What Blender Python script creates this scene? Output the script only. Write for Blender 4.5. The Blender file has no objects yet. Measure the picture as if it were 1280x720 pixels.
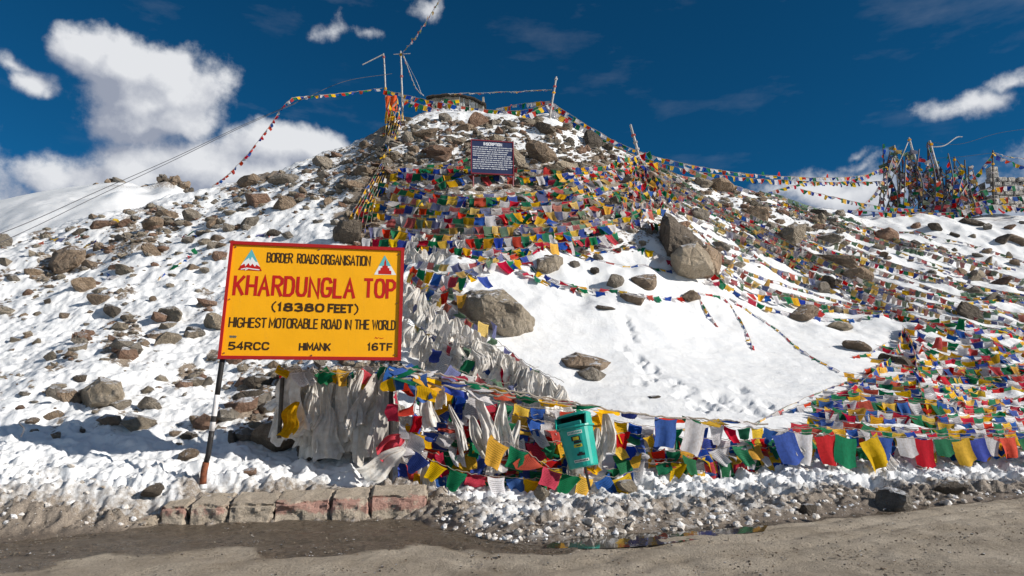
import bpy, bmesh, math, random
import numpy as np
from mathutils import Vector, Matrix, Quaternion
random.seed(11)
RS = np.random.RandomState(5)
R = math.radians
scn = bpy.context.scene
C = scn.collection

# ------------------------------------------------------------------ camera
TH, F, CAMZ = R(9.3), 853.0, 1.6
cd = bpy.data.cameras.new('camera'); cam = bpy.data.objects.new('camera', cd); C.objects.link(cam)
cam.location = (0, 0, CAMZ); cam.rotation_euler = (R(90) + TH, 0, 0)
cd.sensor_width = 36; cd.lens = 36 * F / 1280; cd.clip_end = 5000; cd.clip_start = .1
scn.camera = cam
scn.view_settings.view_transform = 'Standard'; scn.view_settings.look = 'None'
scn.view_settings.exposure = 0.13; scn.view_settings.gamma = 1
scn.render.engine = 'CYCLES'

def ray(px, py, D):                      # point on the sight line of a pixel at forward distance D
    u, v = (px - 640) / F, (360 - py) / F
    c = math.cos(TH) - v * math.sin(TH)
    return Vector((u * D / c, D, CAMZ + D * (math.sin(TH) + v * math.cos(TH)) / c))
def sight(px, py):
    return (ray(px, py, 10) - Vector((0, 0, CAMZ))).normalized()
def project(x, y, z):
    z = z - CAMZ
    zc = y * math.cos(TH) + z * math.sin(TH); yc = -y * math.sin(TH) + z * math.cos(TH)
    return 640 + F * x / zc, 360 - F * yc / zc

# ------------------------------------------------------------------ world, sun
SUN = Vector((2.62, -.85, 1.30)).normalized()
w = bpy.data.worlds.new('World'); scn.world = w; w.use_nodes = True
wt = w.node_tree; wn = wt.nodes; wl = wt.links; wn.clear()
def nd(t, typ, **kw):
    n = t.nodes.new(typ)
    for k, v in kw.items():
        if k.startswith('i_'): n.inputs[int(k[2:])].default_value = v
        else: setattr(n, k, v)
    return n
def math_(t, op, a, b=None, c=None, clamp=False):
    n = t.nodes.new('ShaderNodeMath'); n.operation = op; n.use_clamp = clamp
    for i, s in enumerate((a, b, c)):
        if s is None: continue
        if isinstance(s, (int, float)): n.inputs[i].default_value = s
        else: t.links.new(s, n.inputs[i])
    return n.outputs[0]
def vmath(t, op, a, b=None):
    n = t.nodes.new('ShaderNodeVectorMath'); n.operation = op
    for i, s in enumerate((a, b)):
        if s is None: continue
        if isinstance(s, (tuple, list)): n.inputs[i].default_value = s
        else: t.links.new(s, n.inputs[i])
    return n.outputs['Value'] if op in ('LENGTH', 'DOT_PRODUCT') else n.outputs[0]
BLOBS = [  # px, py, rx, ry, weight
    (112, 58, 40, 26, 1), (160, 76, 62, 32, 1), (215, 88, 58, 34, 1), (232, 112, 44, 36, 1), (195, 120, 74, 42, 1.0), (165, 146, 52, 30, .9), (225, 140, 50, 30, .95),
    (62, 218, 36, 24, .75), (115, 222, 56, 28, .8), (170, 212, 60, 34, .85), (250, 208, 76, 40, .95), (335, 194, 72, 34, 1.0), (395, 184, 54, 26, .95), (320, 225, 160, 40, 1.1),
    (36, 93, 22, 16, .6), (10, 72, 22, 11, .4), (402, 33, 22, 10, .2), (462, 42, 14, 9, .18), (535, 8, 22, 14, .28),
    (1218, 132, 48, 14, .47), (1268, 100, 30, 10, .36), (1045, 240, 80, 26, .62), (1075, 205, 46, 9, .22),
    (1074, 190, 20, 6, .22), (1500, 200, 160, 60, .9), (-250, 190, 130, 50, 1)]
# unseen broken cloud added round the rest of the sky for neutral fill light: azimuth, elevation, half width, half height in degrees
FILLBLOBS = [(70, 14, 16, 6), (95, 30, 14, 8), (118, 12, 20, 7), (140, 34, 18, 9), (165, 16, 24, 8), (188, 38, 16, 9), (205, 13, 22, 8), (232, 28, 18, 8), (255, 12, 20, 7), (285, 32, 16, 9), (310, 13, 16, 7), (20, 52, 14, 8), (150, 60, 30, 8), (270, 58, 26, 8)]
g = bpy.data.node_groups.new('cloud_field', 'ShaderNodeTree')
g.interface.new_socket('P', in_out='INPUT', socket_type='NodeSocketVector')
g.interface.new_socket('V', in_out='OUTPUT', socket_type='NodeSocketFloat')
gi = g.nodes.new('NodeGroupInput'); go = g.nodes.new('NodeGroupOutput')
Pn = gi.outputs[0]
n1 = nd(g, 'ShaderNodeTexNoise'); n1.inputs['Scale'].default_value = 16; n1.inputs['Detail'].default_value = 10; n1.inputs['Roughness'].default_value = .64
g.links.new(Pn, n1.inputs['Vector'])
n2 = nd(g, 'ShaderNodeTexNoise'); n2.inputs['Scale'].default_value = 9; n2.inputs['Detail'].default_value = 4
g.links.new(Pn, n2.inputs['Vector'])
warp = vmath(g, 'MULTIPLY', vmath(g, 'SUBTRACT', n2.outputs['Color'], (.5, .5, .5)), (.075, .075, 0))
Pw = vmath(g, 'ADD', Pn, warp)
acc = None
for (bx, by, rx, ry, wgt) in BLOBS:
    d = sight(bx, by); az, el = math.atan2(d.x, d.y), math.asin(d.z)
    q = vmath(g, 'MULTIPLY', vmath(g, 'SUBTRACT', Pw, (az, el, 0)), (F / rx / 1.25, F / ry / 1.15, 0))
    v = math_(g, 'MULTIPLY', math_(g, 'SUBTRACT', 1.0, vmath(g, 'LENGTH', q)), wgt)
    acc = v if acc is None else math_(g, 'SMOOTH_MAX', acc, v, .12)
for (az, el, rx, ry) in FILLBLOBS:
    az = R(az if az < 180 else az - 360); q = vmath(g, 'MULTIPLY', vmath(g, 'SUBTRACT', Pw, (az, R(el), 0)), (1 / R(rx), 1 / R(ry), 0))
    acc = math_(g, 'MAXIMUM', acc, math_(g, 'SUBTRACT', 1.0, vmath(g, 'LENGTH', q)))
acc = math_(g, 'MAXIMUM', acc, -.6)
fld = math_(g, 'ADD', acc, math_(g, 'MULTIPLY', math_(g, 'SUBTRACT', n1.outputs[0], .5), 1.0))
g.links.new(fld, go.inputs[0])
tc = nd(wt, 'ShaderNodeTexCoord'); sep = nd(wt, 'ShaderNodeSeparateXYZ'); wl.new(tc.outputs['Generated'], sep.inputs[0])
azn = math_(wt, 'ARCTAN2', sep.outputs[0], sep.outputs[1]); eln = math_(wt, 'ARCSINE', sep.outputs[2])
cb = nd(wt, 'ShaderNodeCombineXYZ'); wl.new(azn, cb.inputs[0]); wl.new(eln, cb.inputs[1])
G1 = nd(wt, 'ShaderNodeGroup'); G1.node_tree = g; wl.new(cb.outputs[0], G1.inputs[0])
G2 = nd(wt, 'ShaderNodeGroup'); G2.node_tree = g; wl.new(vmath(wt, 'ADD', cb.outputs[0], (.022, .026, 0)), G2.inputs[0])
mr = nd(wt, 'ShaderNodeMapRange', interpolation_type='SMOOTHSTEP'); wl.new(G1.outputs[0], mr.inputs[0]); mr.inputs[1].default_value = .0; mr.inputs[2].default_value = .42
lit = math_(wt, 'ADD', .42, math_(wt, 'MULTIPLY', math_(wt, 'SUBTRACT', G1.outputs[0], G2.outputs[0]), 1.5), clamp=True)
ccol = nd(wt, 'ShaderNodeMix', data_type='RGBA'); wl.new(lit, ccol.inputs[0]); ccol.inputs[6].default_value = (5.0, 5.5, 6.8, 1); ccol.inputs[7].default_value = (12.2, 12.4, 12.8, 1)
sky = nd(wt, 'ShaderNodeTexSky', sky_type='NISHITA', sun_disc=False)
sky.sun_elevation = math.asin(SUN.z); sky.sun_rotation = math.atan2(SUN.x, SUN.y); sky.altitude = 5400; sky.air_density = 1.0; sky.dust_density = .1; sky.ozone_density = 2
tint = nd(wt, 'ShaderNodeMix', data_type='RGBA', blend_type='MULTIPLY'); tint.inputs[0].default_value = 1; wl.new(sky.outputs[0], tint.inputs[6]); tint.inputs[7].default_value = (.10, .84, 1.12, 1)
mx = nd(wt, 'ShaderNodeMix', data_type='RGBA'); cm = nd(wt, 'ShaderNodeMapping'); wl.new(cb.outputs[0], cm.inputs[0]); cm.inputs['Scale'].default_value = (2.2, 7, 1); cm.inputs['Rotation'].default_value = (0, 0, .25)
cn = nd(wt, 'ShaderNodeTexNoise'); wl.new(cm.outputs[0], cn.inputs['Vector']); cn.inputs['Scale'].default_value = 1.6; cn.inputs['Detail'].default_value = 8; cn.inputs['Roughness'].default_value = .6
cirrus = math_(wt, 'MULTIPLY', math_(wt, 'MULTIPLY', math_(wt, 'SUBTRACT', cn.outputs[0], .53, clamp=True), .55), 1.0, clamp=True)
wl.new(math_(wt, 'MAXIMUM', math_(wt, 'MULTIPLY', mr.outputs[0], .96), cirrus), mx.inputs[0]); wl.new(tint.outputs[2], mx.inputs[6]); wl.new(ccol.outputs[2], mx.inputs[7])
bg = nd(wt, 'ShaderNodeBackground'); bg.inputs[1].default_value = .06; wl.new(mx.outputs[2], bg.inputs[0])
wo = nd(wt, 'ShaderNodeOutputWorld'); wl.new(bg.outputs[0], wo.inputs[0])
ld = bpy.data.lights.new('sun', 'SUN'); ld.energy = 5.0; ld.angle = R(.5); ld.color = (1, .945, .87)
lo = bpy.data.objects.new('sun', ld); C.objects.link(lo); lo.rotation_euler = SUN.to_track_quat('Z', 'Y').to_euler()

# ------------------------------------------------------------------ noise
_perm = RS.permutation(4096).astype(np.int64)
def _h(ix, iy, s):
    return _perm[(ix + _perm[(iy + s * 131) & 4095]) & 4095] / 4095.0
def vn(x, y, s=0):
    x = np.asarray(x, float); y = np.asarray(y, float)
    ix = np.floor(x).astype(np.int64); iy = np.floor(y).astype(np.int64); fx = x - ix; fy = y - iy
    u = fx * fx * fx * (fx * (fx * 6 - 15) + 10); v = fy * fy * fy * (fy * (fy * 6 - 15) + 10)
    a = _h(ix, iy, s); b = _h(ix + 1, iy, s); c = _h(ix, iy + 1, s); d = _h(ix + 1, iy + 1, s)
    return (a + (b - a) * u) * (1 - v) + (c + (d - c) * u) * v
def fbm(x, y, s=0, o=4, g=.5):
    t = 0; a = 1; n = 0
    for i in range(o):
        ca, sa = math.cos(i * 1.1), math.sin(i * 1.1)
        t = t + a * vn((x * ca - y * sa) * 2 ** i + 17 * i, (x * sa + y * ca) * 2 ** i, s + i); n += a; a *= g
    return t / n
def sst(a, b, x):
    t = np.clip((np.asarray(x, float) - a) / (b - a), 0, 1); return t * t * (3 - 2 * t)

# ------------------------------------------------------------------ the slope as a height field z(x, y)
ROWS = [
    [(-300, 690, None), (0, 672, None), (190, 658, None), (540, 652, None), (600, 668, None), (700, 676, None), (900, 655, None), (1100, 636, None), (1280, 618, None), (1600, 592, None)],
    [(-300, 585, 9.4), (0, 590, 9.5), (190, 604, 9.8), (350, 603, 10.2), (500, 607, 10.5), (640, 618, 10.9), (800, 604, 11.7), (1000, 588, 12.6), (1280, 584, 13.8), (1600, 560, 17)],
    [(-300, 530, 12.5), (0, 534, 12.2), (190, 545, 12.0), (350, 560, 12.0), (500, 568, 12.0), (640, 560, 12.8), (800, 540, 13.3), (1000, 530, 14.3), (1280, 525, 16), (1600, 515, 20)],
    [(-300, 430, 17), (0, 430, 17), (190, 430, 17), (350, 435, 16.5), (500, 430, 16), (640, 430, 17), (800, 430, 18), (1000, 430, 20), (1280, 430, 22), (1600, 430, 26)],
    [(-300, 360, 23), (0, 345, 23), (200, 325, 23), (400, 300, 23), (600, 285, 23), (800, 295, 24), (1000, 340, 27), (1280, 350, 28), (1600, 360, 30)],
    [(-300, 330, 29), (-60, 312, 29), (20, 296, 29), (80, 280, 29.5), (150, 262, 30), (250, 241, 31), (300, 226, 31.5), (350, 210, 32), (400, 195, 32.5), (440, 182, 33), (475, 160, 33.3), (500, 148, 33.5), (540, 140, 34), (640, 142, 34), (700, 146, 34), (730, 160, 34), (760, 178, 33.5), (800, 200, 33), (850, 221, 32.5), (920, 240, 33), (1000, 255, 34), (1090, 270, 36), (1280, 270, 38), (1600, 280, 40)],
]
SG = np.linspace(-3.2, 3.2, 1601)
def _sm(a, n):
    k = np.exp(-np.linspace(-2, 2, n) ** 2); k /= k.sum()
    return np.convolve(np.pad(a, n // 2, mode='edge'), k, 'same')[n // 2:-(n // 2)][:len(a)]
RD, RZ = [], []
for ri, row in enumerate(ROWS):
    s, d, z = [], [], []
    for (px, py, D) in row:
        if D is None:
            p = ray(px, py, 1.0); D = -CAMZ / (p.z - CAMZ)
        p = ray(px, py, D); s.append(p.x / D); d.append(D); z.append(p.z)
    n = 9 if ri == 5 else 35
    RD.append(_sm(np.interp(SG, s, d), n)); RZ.append(_sm(np.interp(SG, s, z), n))
D0, Z0 = RD[0], RZ[0]
RD = [D0 - 1.0] + RD; RZ = [Z0 * 0 - .14] + RZ
RD += [RD[-1] + 5, RD[-1] + 16, RD[-1] + 60]; RZ += [RZ[-1] + .25, RZ[-1] - 4, RZ[-1] - 22]
RD = np.array(RD); RZ = np.array(RZ); NK = len(RD)
SL = np.diff(RZ, axis=0) / np.diff(RD, axis=0)
TG = np.zeros_like(RZ); TG[0] = SL[0]; TG[-1] = SL[-1]
TG[1:-1] = (SL[:-1] + SL[1:]) / 2
TG[1] = .35; TG[0] = .05; TG[2] *= .8
def rowcoord(x, y):
    """returns z and the fractional row number k at world x, y"""
    x = np.asarray(x, float); y = np.asarray(y, float)
    s = x / np.maximum(y, 1e-3)
    fi = np.clip((s + 3.2) / 6.4 * 1600, 0, 1599.999); i = fi.astype(int); f = fi - i
    z = np.full(x.shape, -.14); k = np.zeros(x.shape)
    for r in range(NK - 1):
        a = RD[r][i] * (1 - f) + RD[r][i + 1] * f; b = RD[r + 1][i] * (1 - f) + RD[r + 1][i + 1] * f
        m = (y >= a) & ((y < b) | (r == NK - 2))
        if not m.any(): continue
        za = (RZ[r][i] * (1 - f) + RZ[r][i + 1] * f); zb = (RZ[r + 1][i] * (1 - f) + RZ[r + 1][i + 1] * f)
        ta = TG[r][i]; tb = TG[r + 1][i]; h = b - a; t = (y - a) / h
        zz = (2 * t ** 3 - 3 * t * t + 1) * za + (t ** 3 - 2 * t * t + t) * h * ta + (-2 * t ** 3 + 3 * t * t) * zb + (t ** 3 - t * t) * h * tb
        z = np.where(m, zz, z); k = np.where(m, r + t, k)
    return z, k
PRINTS = []
def ground(x, y, fine=False):
    x = np.asarray(x, float); y = np.asarray(y, float)
    z, k = rowcoord(x, y)
    s = x / np.maximum(y, 1)
    up = sst(2.0, 3.2, k)
    calm = sst(-.08, .0, s) * (1 - sst(.50, .62, s)) * sst(2.1, 2.8, k) * (1 - sst(3.9, 4.6, k))   # the smooth snowfield
    rough = 1 - .85 * calm
    z = z + up * rough * ((fbm(x / 3.1, y / 3.1, 3, 3) - .5) * .9 + (fbm(x / .9, y / .9, 9, 3) - .5) * .34)
    if fine:
        z = z + calm * ((fbm(x / 1.1, y / .45, 14, 3) - .5) * .09 + (fbm(x / .16, y / .12, 17, 3) - .5) * .022)
        left = (1 - sst(-.12, 0, s)) * sst(1.2, 2.2, k)
        z = z + (fbm(x / .26, y / .26, 21, 3) - .5) * (.02 + .17 * left) * rough
        z = z + (fbm(x / .09, y / .09, 27, 2) - .5) * (.008 + .055 * left) * rough
        bank = sst(.9, 1.35, k) * (1 - sst(2.15, 2.8, k))
        rb = sst(-.14, -.08, s)
        l1 = 1 - np.abs(fbm(x / .42, y / .42, 31, 3) * 2 - 1) * 1.6; l2 = 1 - np.abs(fbm(x / .15, y / .15, 35, 3) * 2 - 1) * 1.6
        z = z + bank * ((l1 - .8) * (.13 + .10 * rb) + (l2 - .6) * (.08 - .02 * rb) + (fbm(x / .06, y / .06, 39, 2) - .5) * (.05 + .01 * rb))
        kerbm = sst(-.56, -.5, s) * (1 - sst(-.15, -.11, s)) * (1 - sst(1.9, 2.1, k))
        z = z - kerbm * .1
        for (fx, fy, fr, fd) in PRINTS:
            q = ((x - fx + (fbm(x / .12, y / .12, 7, 2) - .5) * .22) ** 2 + ((y - fy) * .8) ** 2) / (fr * fr)
            z = z - fd * np.exp(-q) + fd * .15 * np.exp(-(q - 2.2) ** 2) * (fbm(x / .08, y / .08, 5, 2) * 1.6)
    return z
def hit(px, py, off=0.0):
    """where the sight line of a pixel meets the slope; off = metres back towards the camera"""
    a = ray(px, py, 1.0); D = np.linspace(7.5, 40, 900)
    z = ground(a.x * D, D); zr = CAMZ + (a.z - CAMZ) * D
    i = np.nonzero(z > zr)[0]
    if len(i) == 0:
        i = [int(np.argmax(z - zr))]
    return ray(px, py, D[i[0]] - off)
def gz(x, y): return float(ground(np.array([x]), np.array([y]))[0])
for i, (px, py) in enumerate([(781, 398), (786, 413), (801, 455), (812, 474), (818, 463), (846, 478), (850, 494), (864, 487), (886, 506), (901, 497), (918, 512), (938, 509), (955, 505), (970, 515), (868, 508), (783, 405), (790, 422), (778, 436), (796, 448), (806, 462), (824, 470), (838, 482), (856, 490), (872, 500), (893, 498), (910, 508), (930, 502), (944, 516), (962, 508), (800, 478), (880, 512), (925, 488)]):
    p = hit(px, py); PRINTS.append((p.x, p.y, random.uniform(.10, .17), random.uniform(.05, .12)))

# ------------------------------------------------------------------ materials
def mat(name):
    m = bpy.data.materials.new(name); m.use_nodes = True
    t = m.node_tree; b = t.nodes['Principled BSDF']; return m, t, b
def noise(t, scale, detail=4, rough=.5, vec=None):
    n = t.nodes.new('ShaderNodeTexNoise'); n.inputs['Scale'].default_value = scale; n.inputs['Detail'].default_value = detail; n.inputs['Roughness'].default_value = rough
    if vec is None:
        vec = t.nodes.new('ShaderNodeTexCoord').outputs['Object']
    t.links.new(vec, n.inputs['Vector']); return n.outputs[0]
def ramp(t, fac, stops):
    n = t.nodes.new('ShaderNodeValToRGB'); e = n.color_ramp.elements
    while len(e) < len(stops): e.new(.5)
    for i, (p, c) in enumerate(stops):
        e[i].position = p; e[i].color = (*c, 1) if len(c) == 3 else c
    t.links.new(fac, n.inputs[0]); return n.outputs[0]
def mix(t, fac, a, b, bt='MIX'):
    n = t.nodes.new('ShaderNodeMix'); n.data_type = 'RGBA'; n.blend_type = bt
    for i, s in ((0, fac), (6, a), (7, b)):
        if isinstance(s, (int, float)): n.inputs[i].default_value = s
        elif isinstance(s, tuple): n.inputs[i].default_value = (*s, 1)
        else: t.links.new(s, n.inputs[i])
    return n.outputs[2]
def bump(t, b, h, dist=.02, strength=1.0):
    n = t.nodes.new('ShaderNodeBump'); n.inputs['Distance'].default_value = dist; n.inputs['Strength'].default_value = strength
    t.links.new(h, n.inputs['Height']); t.links.new(n.outputs[0], b.inputs['Normal'])
def attr(t, name):
    n = t.nodes.new('ShaderNodeAttribute'); n.attribute_name = name; return n.outputs['Fac']
def simple(name, col, rough=.7, metal=0, var=.15, nscale=12, bd=0.004):
    m, t, b = mat(name)
    f = noise(t, nscale, 6, .6)
    c2 = tuple(c * (1 - var * 2.2) for c in col); c3 = tuple(min(1, c * (1 + var)) for c in col)
    t.links.new(ramp(t, f, [(.3, c2), (.7, c3)]), b.inputs['Base Color'])
    b.inputs['Roughness'].default_value = rough; b.inputs['Metallic'].default_value = metal
    if bd: bump(t, b, noise(t, nscale * 6, 4), bd)
    return m
def make_snow():
    m, t, b = mat('snow')
    dirt = attr(t, 'dirt'); grav = attr(t, 'gravel'); wet = attr(t, 'wet')
    fine = noise(t, 14, 8, .65); coarse = noise(t, 2.2, 6, .6); vf = noise(t, 60, 6, .7)
    snowc = mix(t, ramp(t, coarse, [(.3, (0, 0, 0)), (.7, (1, 1, 1))]), (.76, .775, .79), (.84, .84, .83))
    dirtc = mix(t, ramp(t, vf, [(.35, (0, 0, 0)), (.65, (1, 1, 1))]), (.13, .105, .085), (.36, .305, .245))
    df = math_(t, 'ADD', math_(t, 'MULTIPLY', dirt, 1.5), math_(t, 'MULTIPLY', math_(t, 'SUBTRACT', fine, .5), 2.2))
    df = math_(t, 'MULTIPLY', math_(t, 'SUBTRACT', df, .45, clamp=True), math_(t, 'MULTIPLY', dirt, 2.4, clamp=True), clamp=True)
    c = mix(t, df, snowc, dirtc)
    c = mix(t, math_(t, 'MULTIPLY', dirt, .35), c, (.45, .36, .27), 'MULTIPLY') if False else c
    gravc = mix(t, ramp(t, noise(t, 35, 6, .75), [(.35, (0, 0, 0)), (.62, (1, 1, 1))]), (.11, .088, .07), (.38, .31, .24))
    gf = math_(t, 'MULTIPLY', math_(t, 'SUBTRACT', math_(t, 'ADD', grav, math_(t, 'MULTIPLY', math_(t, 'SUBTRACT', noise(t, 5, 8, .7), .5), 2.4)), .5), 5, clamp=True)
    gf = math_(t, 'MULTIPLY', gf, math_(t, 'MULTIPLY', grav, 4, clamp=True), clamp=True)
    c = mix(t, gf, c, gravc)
    c = mix(t, wet, c, (.5, .47, .44), 'MULTIPLY')
    t.links.new(c, b.inputs['Base Color'])
    t.links.new(math_(t, 'SUBTRACT', .75, math_(t, 'MULTIPLY', wet, .3)), b.inputs['Roughness'])
    b.inputs['Specular IOR Level'].default_value = .3
    h = math_(t, 'ADD', math_(t, 'MULTIPLY', fine, .7), math_(t, 'MULTIPLY', vf, .35))
    bump(t, b, h, .05, .55)
    return m
M_SNOW = make_snow()
def rock_mat(name, a, b_, c_):
    m, t, b = mat(name)
    ob = t.nodes.new('ShaderNodeObjectInfo').outputs['Random']
    f = noise(t, 2.3, 8, .62); f2 = noise(t, 22, 6, .7)
    c = ramp(t, f, [(.28, b_), (.5, a), (.72, c_)])
    c = mix(t, math_(t, 'MULTIPLY', ramp(t, f2, [(.40, (0, 0, 0)), (.62, (1, 1, 1))]), .45), c, tuple(q * .45 for q in a))
    lich = ramp(t, noise(t, 7, 6, .7), [(.60, (0, 0, 0)), (.68, (1, 1, 1))])
    c = mix(t, math_(t, 'MULTIPLY', lich, .35), c, (.10, .085, .06))
    c = mix(t, 1.0, c, ramp(t, ob, [(0, (.85, .85, .85)), (1, (1.4, 1.36, 1.3))]), 'MULTIPLY')
    geo = t.nodes.new('ShaderNodeNewGeometry'); sx = t.nodes.new('ShaderNodeSeparateXYZ'); t.links.new(geo.outputs['Normal'], sx.inputs[0])
    sf = math_(t, 'ADD', sx.outputs[2], math_(t, 'MULTIPLY', math_(t, 'SUBTRACT', noise(t, 3.5, 7, .7), .5), 1.5))
    sf = math_(t, 'MULTIPLY', math_(t, 'SUBTRACT', sf, .86), 7, clamp=True)
    c = mix(t, sf, c, (.82, .83, .86))
    t.links.new(c, b.inputs['Base Color']); b.inputs['Roughness'].default_value = .85; b.inputs['Specular IOR Level'].default_value = .25
    vo = t.nodes.new('ShaderNodeTexVoronoi'); vo.feature = 'DISTANCE_TO_EDGE'; vo.inputs['Scale'].default_value = 2.2; t.links.new(vmath(t, 'ADD', t.nodes.new('ShaderNodeTexCoord').outputs['Object'], None), vo.inputs['Vector'])
    crack = math_(t, 'MULTIPLY', vo.outputs[0], 9, clamp=True)
    bump(t, b, math_(t, 'ADD', math_(t, 'ADD', f2, math_(t, 'MULTIPLY', noise(t, 6, 8, .65), 1.8)), math_(t, 'MULTIPLY', crack, .5)), .16, .9)
    return m
TONES = {
    'brown': rock_mat('brown_rock', (.40, .30, .215), (.20, .145, .10), (.54, .43, .33)),
    'grey': rock_mat('grey_rock', (.37, .325, .27), (.19, .165, .14), (.50, .45, .38)),
    'reddish': rock_mat('reddish_rock', (.40, .25, .175), (.20, .125, .09), (.50, .37, .28)),
    'pale': rock_mat('pale_rock', (.45, .38, .29), (.28, .23, .18), (.56, .49, .40)),
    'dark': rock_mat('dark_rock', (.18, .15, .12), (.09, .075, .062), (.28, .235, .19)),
}
PAL = {'blue': (.022, .085, .40), 'white': (.76, .74, .76), 'red': (.62, .018, .022), 'green': (.008, .20, .085), 'yellow': (.88, .50, .008), 'orange': (.72, .13, .03)}
def cloth(name, col, fade=0.0, printed=True, trans=.3):
    m, t, b = mat(name)
    gcol = tuple(c * (1 - fade) + (.42, .37, .31)[i] * fade for i, c in enumerate(col))
    ob = t.nodes.new('ShaderNodeObjectInfo').outputs['Random']
    isl = t.nodes.new('ShaderNodeNewGeometry').outputs['Random Per Island']
    r = math_(t, 'FRACT', math_(t, 'ADD', ob, isl))
    hs = t.nodes.new('ShaderNodeHueSaturation'); hs.inputs['Color'].default_value = (*gcol, 1)
    t.links.new(math_(t, 'ADD', .485, math_(t, 'MULTIPLY', r, .03)), hs.inputs['Hue'])
    r2 = math_(t, 'FRACT', math_(t, 'MULTIPLY', r, 7.3))
    t.links.new(math_(t, 'ADD', .90, math_(t, 'MULTIPLY', r2, .18)), hs.inputs['Saturation'])
    t.links.new(math_(t, 'ADD', .72, math_(t, 'MULTIPLY', math_(t, 'FRACT', math_(t, 'MULTIPLY', r, 13.7)), .42)), hs.inputs['Value'])
    c = hs.outputs[0]
    if printed:
        uv = t.nodes.new('ShaderNodeUVMap').outputs[0]; sp = t.nodes.new('ShaderNodeSeparateXYZ'); t.links.new(uv, sp.inputs[0])
        U, V = sp.outputs[0], sp.outputs[1]
        line = math_(t, 'GREATER_THAN', math_(t, 'SINE', math_(t, 'MULTIPLY', V, 75)), -.1)
        mp = t.nodes.new('ShaderNodeMapping'); t.links.new(uv, mp.inputs[0]); mp.inputs['Scale'].default_value = (1.5, .6, 1)
        word = math_(t, 'GREATER_THAN', noise(t, 22, 2, .5, mp.outputs[0]), .44)
        inx = math_(t, 'LESS_THAN', math_(t, 'ABSOLUTE', math_(t, 'SUBTRACT', U, .5)), .40)
        iny = math_(t, 'LESS_THAN', math_(t, 'ABSOLUTE', math_(t, 'SUBTRACT', V, .5)), .38)
        ink = math_(t, 'MULTIPLY', math_(t, 'MULTIPLY', line, word), math_(t, 'MULTIPLY', inx, iny))
        c = mix(t, math_(t, 'MULTIPLY', ink, .6), c, tuple(q * .25 for q in gcol))
    stain = ramp(t, noise(t, 9, 5, .6), [(.40, (1, 1, 1)), (.72, (.66, .60, .53))])
    c = mix(t, .75 if not printed else .4, c, stain, 'MULTIPLY')
    t.links.new(c, b.inputs['Base Color']); b.inputs['Roughness'].default_value = .8; b.inputs['Specular IOR Level'].default_value = .2
    tr = t.nodes.new('ShaderNodeBsdfTranslucent'); t.links.new(c, tr.inputs[0])
    ms = t.nodes.new('ShaderNodeMixShader'); ms.inputs[0].default_value = trans
    t.links.new(b.outputs[0], ms.inputs[1]); t.links.new(tr.outputs[0], ms.inputs[2]); t.links.new(ms.outputs[0], t.nodes['Material Output'].inputs[0])
    bump(t, b, noise(t, 30, 4, .6), .01, .5)
    return m
FM = {k: cloth('flag_' + k, v) for k, v in PAL.items()}
FF = {k: cloth('faded_flag_' + k, v, .38) for k, v in PAL.items()}
FD = {k: cloth('weathered_flag_' + k, v, .62) for k, v in PAL.items()}
FP = {k: cloth('plain_flag_' + k, v, 0, False) for k, v in PAL.items()}
M_SCARF = cloth('white_scarf', (.86, .83, .78), 0, False, .25)
M_SCARFY = cloth('yellow_scarf', (.72, .40, .02), 0, False, .25)
M_ROPE = simple('rope', (.35, .30, .25), .9, 0, .2, 30, 0)
M_WIRE = simple('wire', (.10, .10, .11), .6, 0, .2, 10, 0)
M_WROPE = simple('pale_rope', (.6, .58, .55), .9, 0, .2, 30, 0)
M_CONC = None

# ------------------------------------------------------------------ helpers for objects
def link(o, parent=None):
    C.objects.link(o)
    if parent is not None: o.parent = parent
    return o
def mesh_from(name, V, Fc, mats, smooth=False, idx=None, uv=None):
    me = bpy.data.meshes.new(name)
    V = np.asarray(V, dtype=np.float32); Fc = np.asarray(Fc, dtype=np.int32)
    me.vertices.add(len(V)); me.vertices.foreach_set('co', V.ravel())
    n = Fc.shape[1]
    me.loops.add(Fc.size); me.loops.foreach_set('vertex_index', Fc.ravel())
    me.polygons.add(len(Fc)); me.polygons.foreach_set('loop_start', np.arange(len(Fc), dtype=np.int32) * n)
    me.polygons.foreach_set('loop_total', np.full(len(Fc), n, dtype=np.int32))
    for m in mats: me.materials.append(m)
    if idx is not None: me.polygons.foreach_set('material_index', np.asarray(idx, dtype=np.int32))
    if uv is not None:
        l = me.uv_layers.new(name='UVMap'); l.data.foreach_set('uv', np.asarray(uv, dtype=np.float32)[Fc.ravel()].ravel())
    me.update(calc_edges=True)
    me.polygons.foreach_set('use_smooth', np.full(len(Fc), bool(smooth)))
    return me
def bm_obj(name, bm, m, parent=None, smooth=False, loc=None):
    me = bpy.data.meshes.new(name); bm.normal_update(); bm.to_mesh(me); bm.free()
    for q in (m if isinstance(m, (list, tuple)) else [m]): me.materials.append(q)
    if smooth: me.polygons.foreach_set('use_smooth', np.full(len(me.polygons), True))
    o = bpy.data.objects.new(name, me); link(o, parent)
    if loc is not None: o.location = loc
    return o
def thing(name, label, cat, loc=(0, 0, 0), group=None, rot=None):
    o = bpy.data.objects.new(name, None); o.empty_display_size = .1; C.objects.link(o); o.location = loc
    if rot: o.rotation_euler = rot
    tag(o, label, cat, group); return o
def tag(o, label, cat, group=None):
    o['label'] = label; o['category'] = cat
    if group: o['group'] = group
    return o
def box(bm, c, s, rot=None, bev=0):
    M = Matrix.Translation(c) @ (rot.to_4x4() if rot is not None else Matrix()) @ Matrix.Diagonal((*s, 1))
    r = bmesh.ops.create_cube(bm, size=1, matrix=M)
    if bev:
        es = list({e for v in r['verts'] for e in v.link_edges}); bmesh.ops.bevel(bm, geom=es, offset=bev, segments=1, affect='EDGES')
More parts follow.
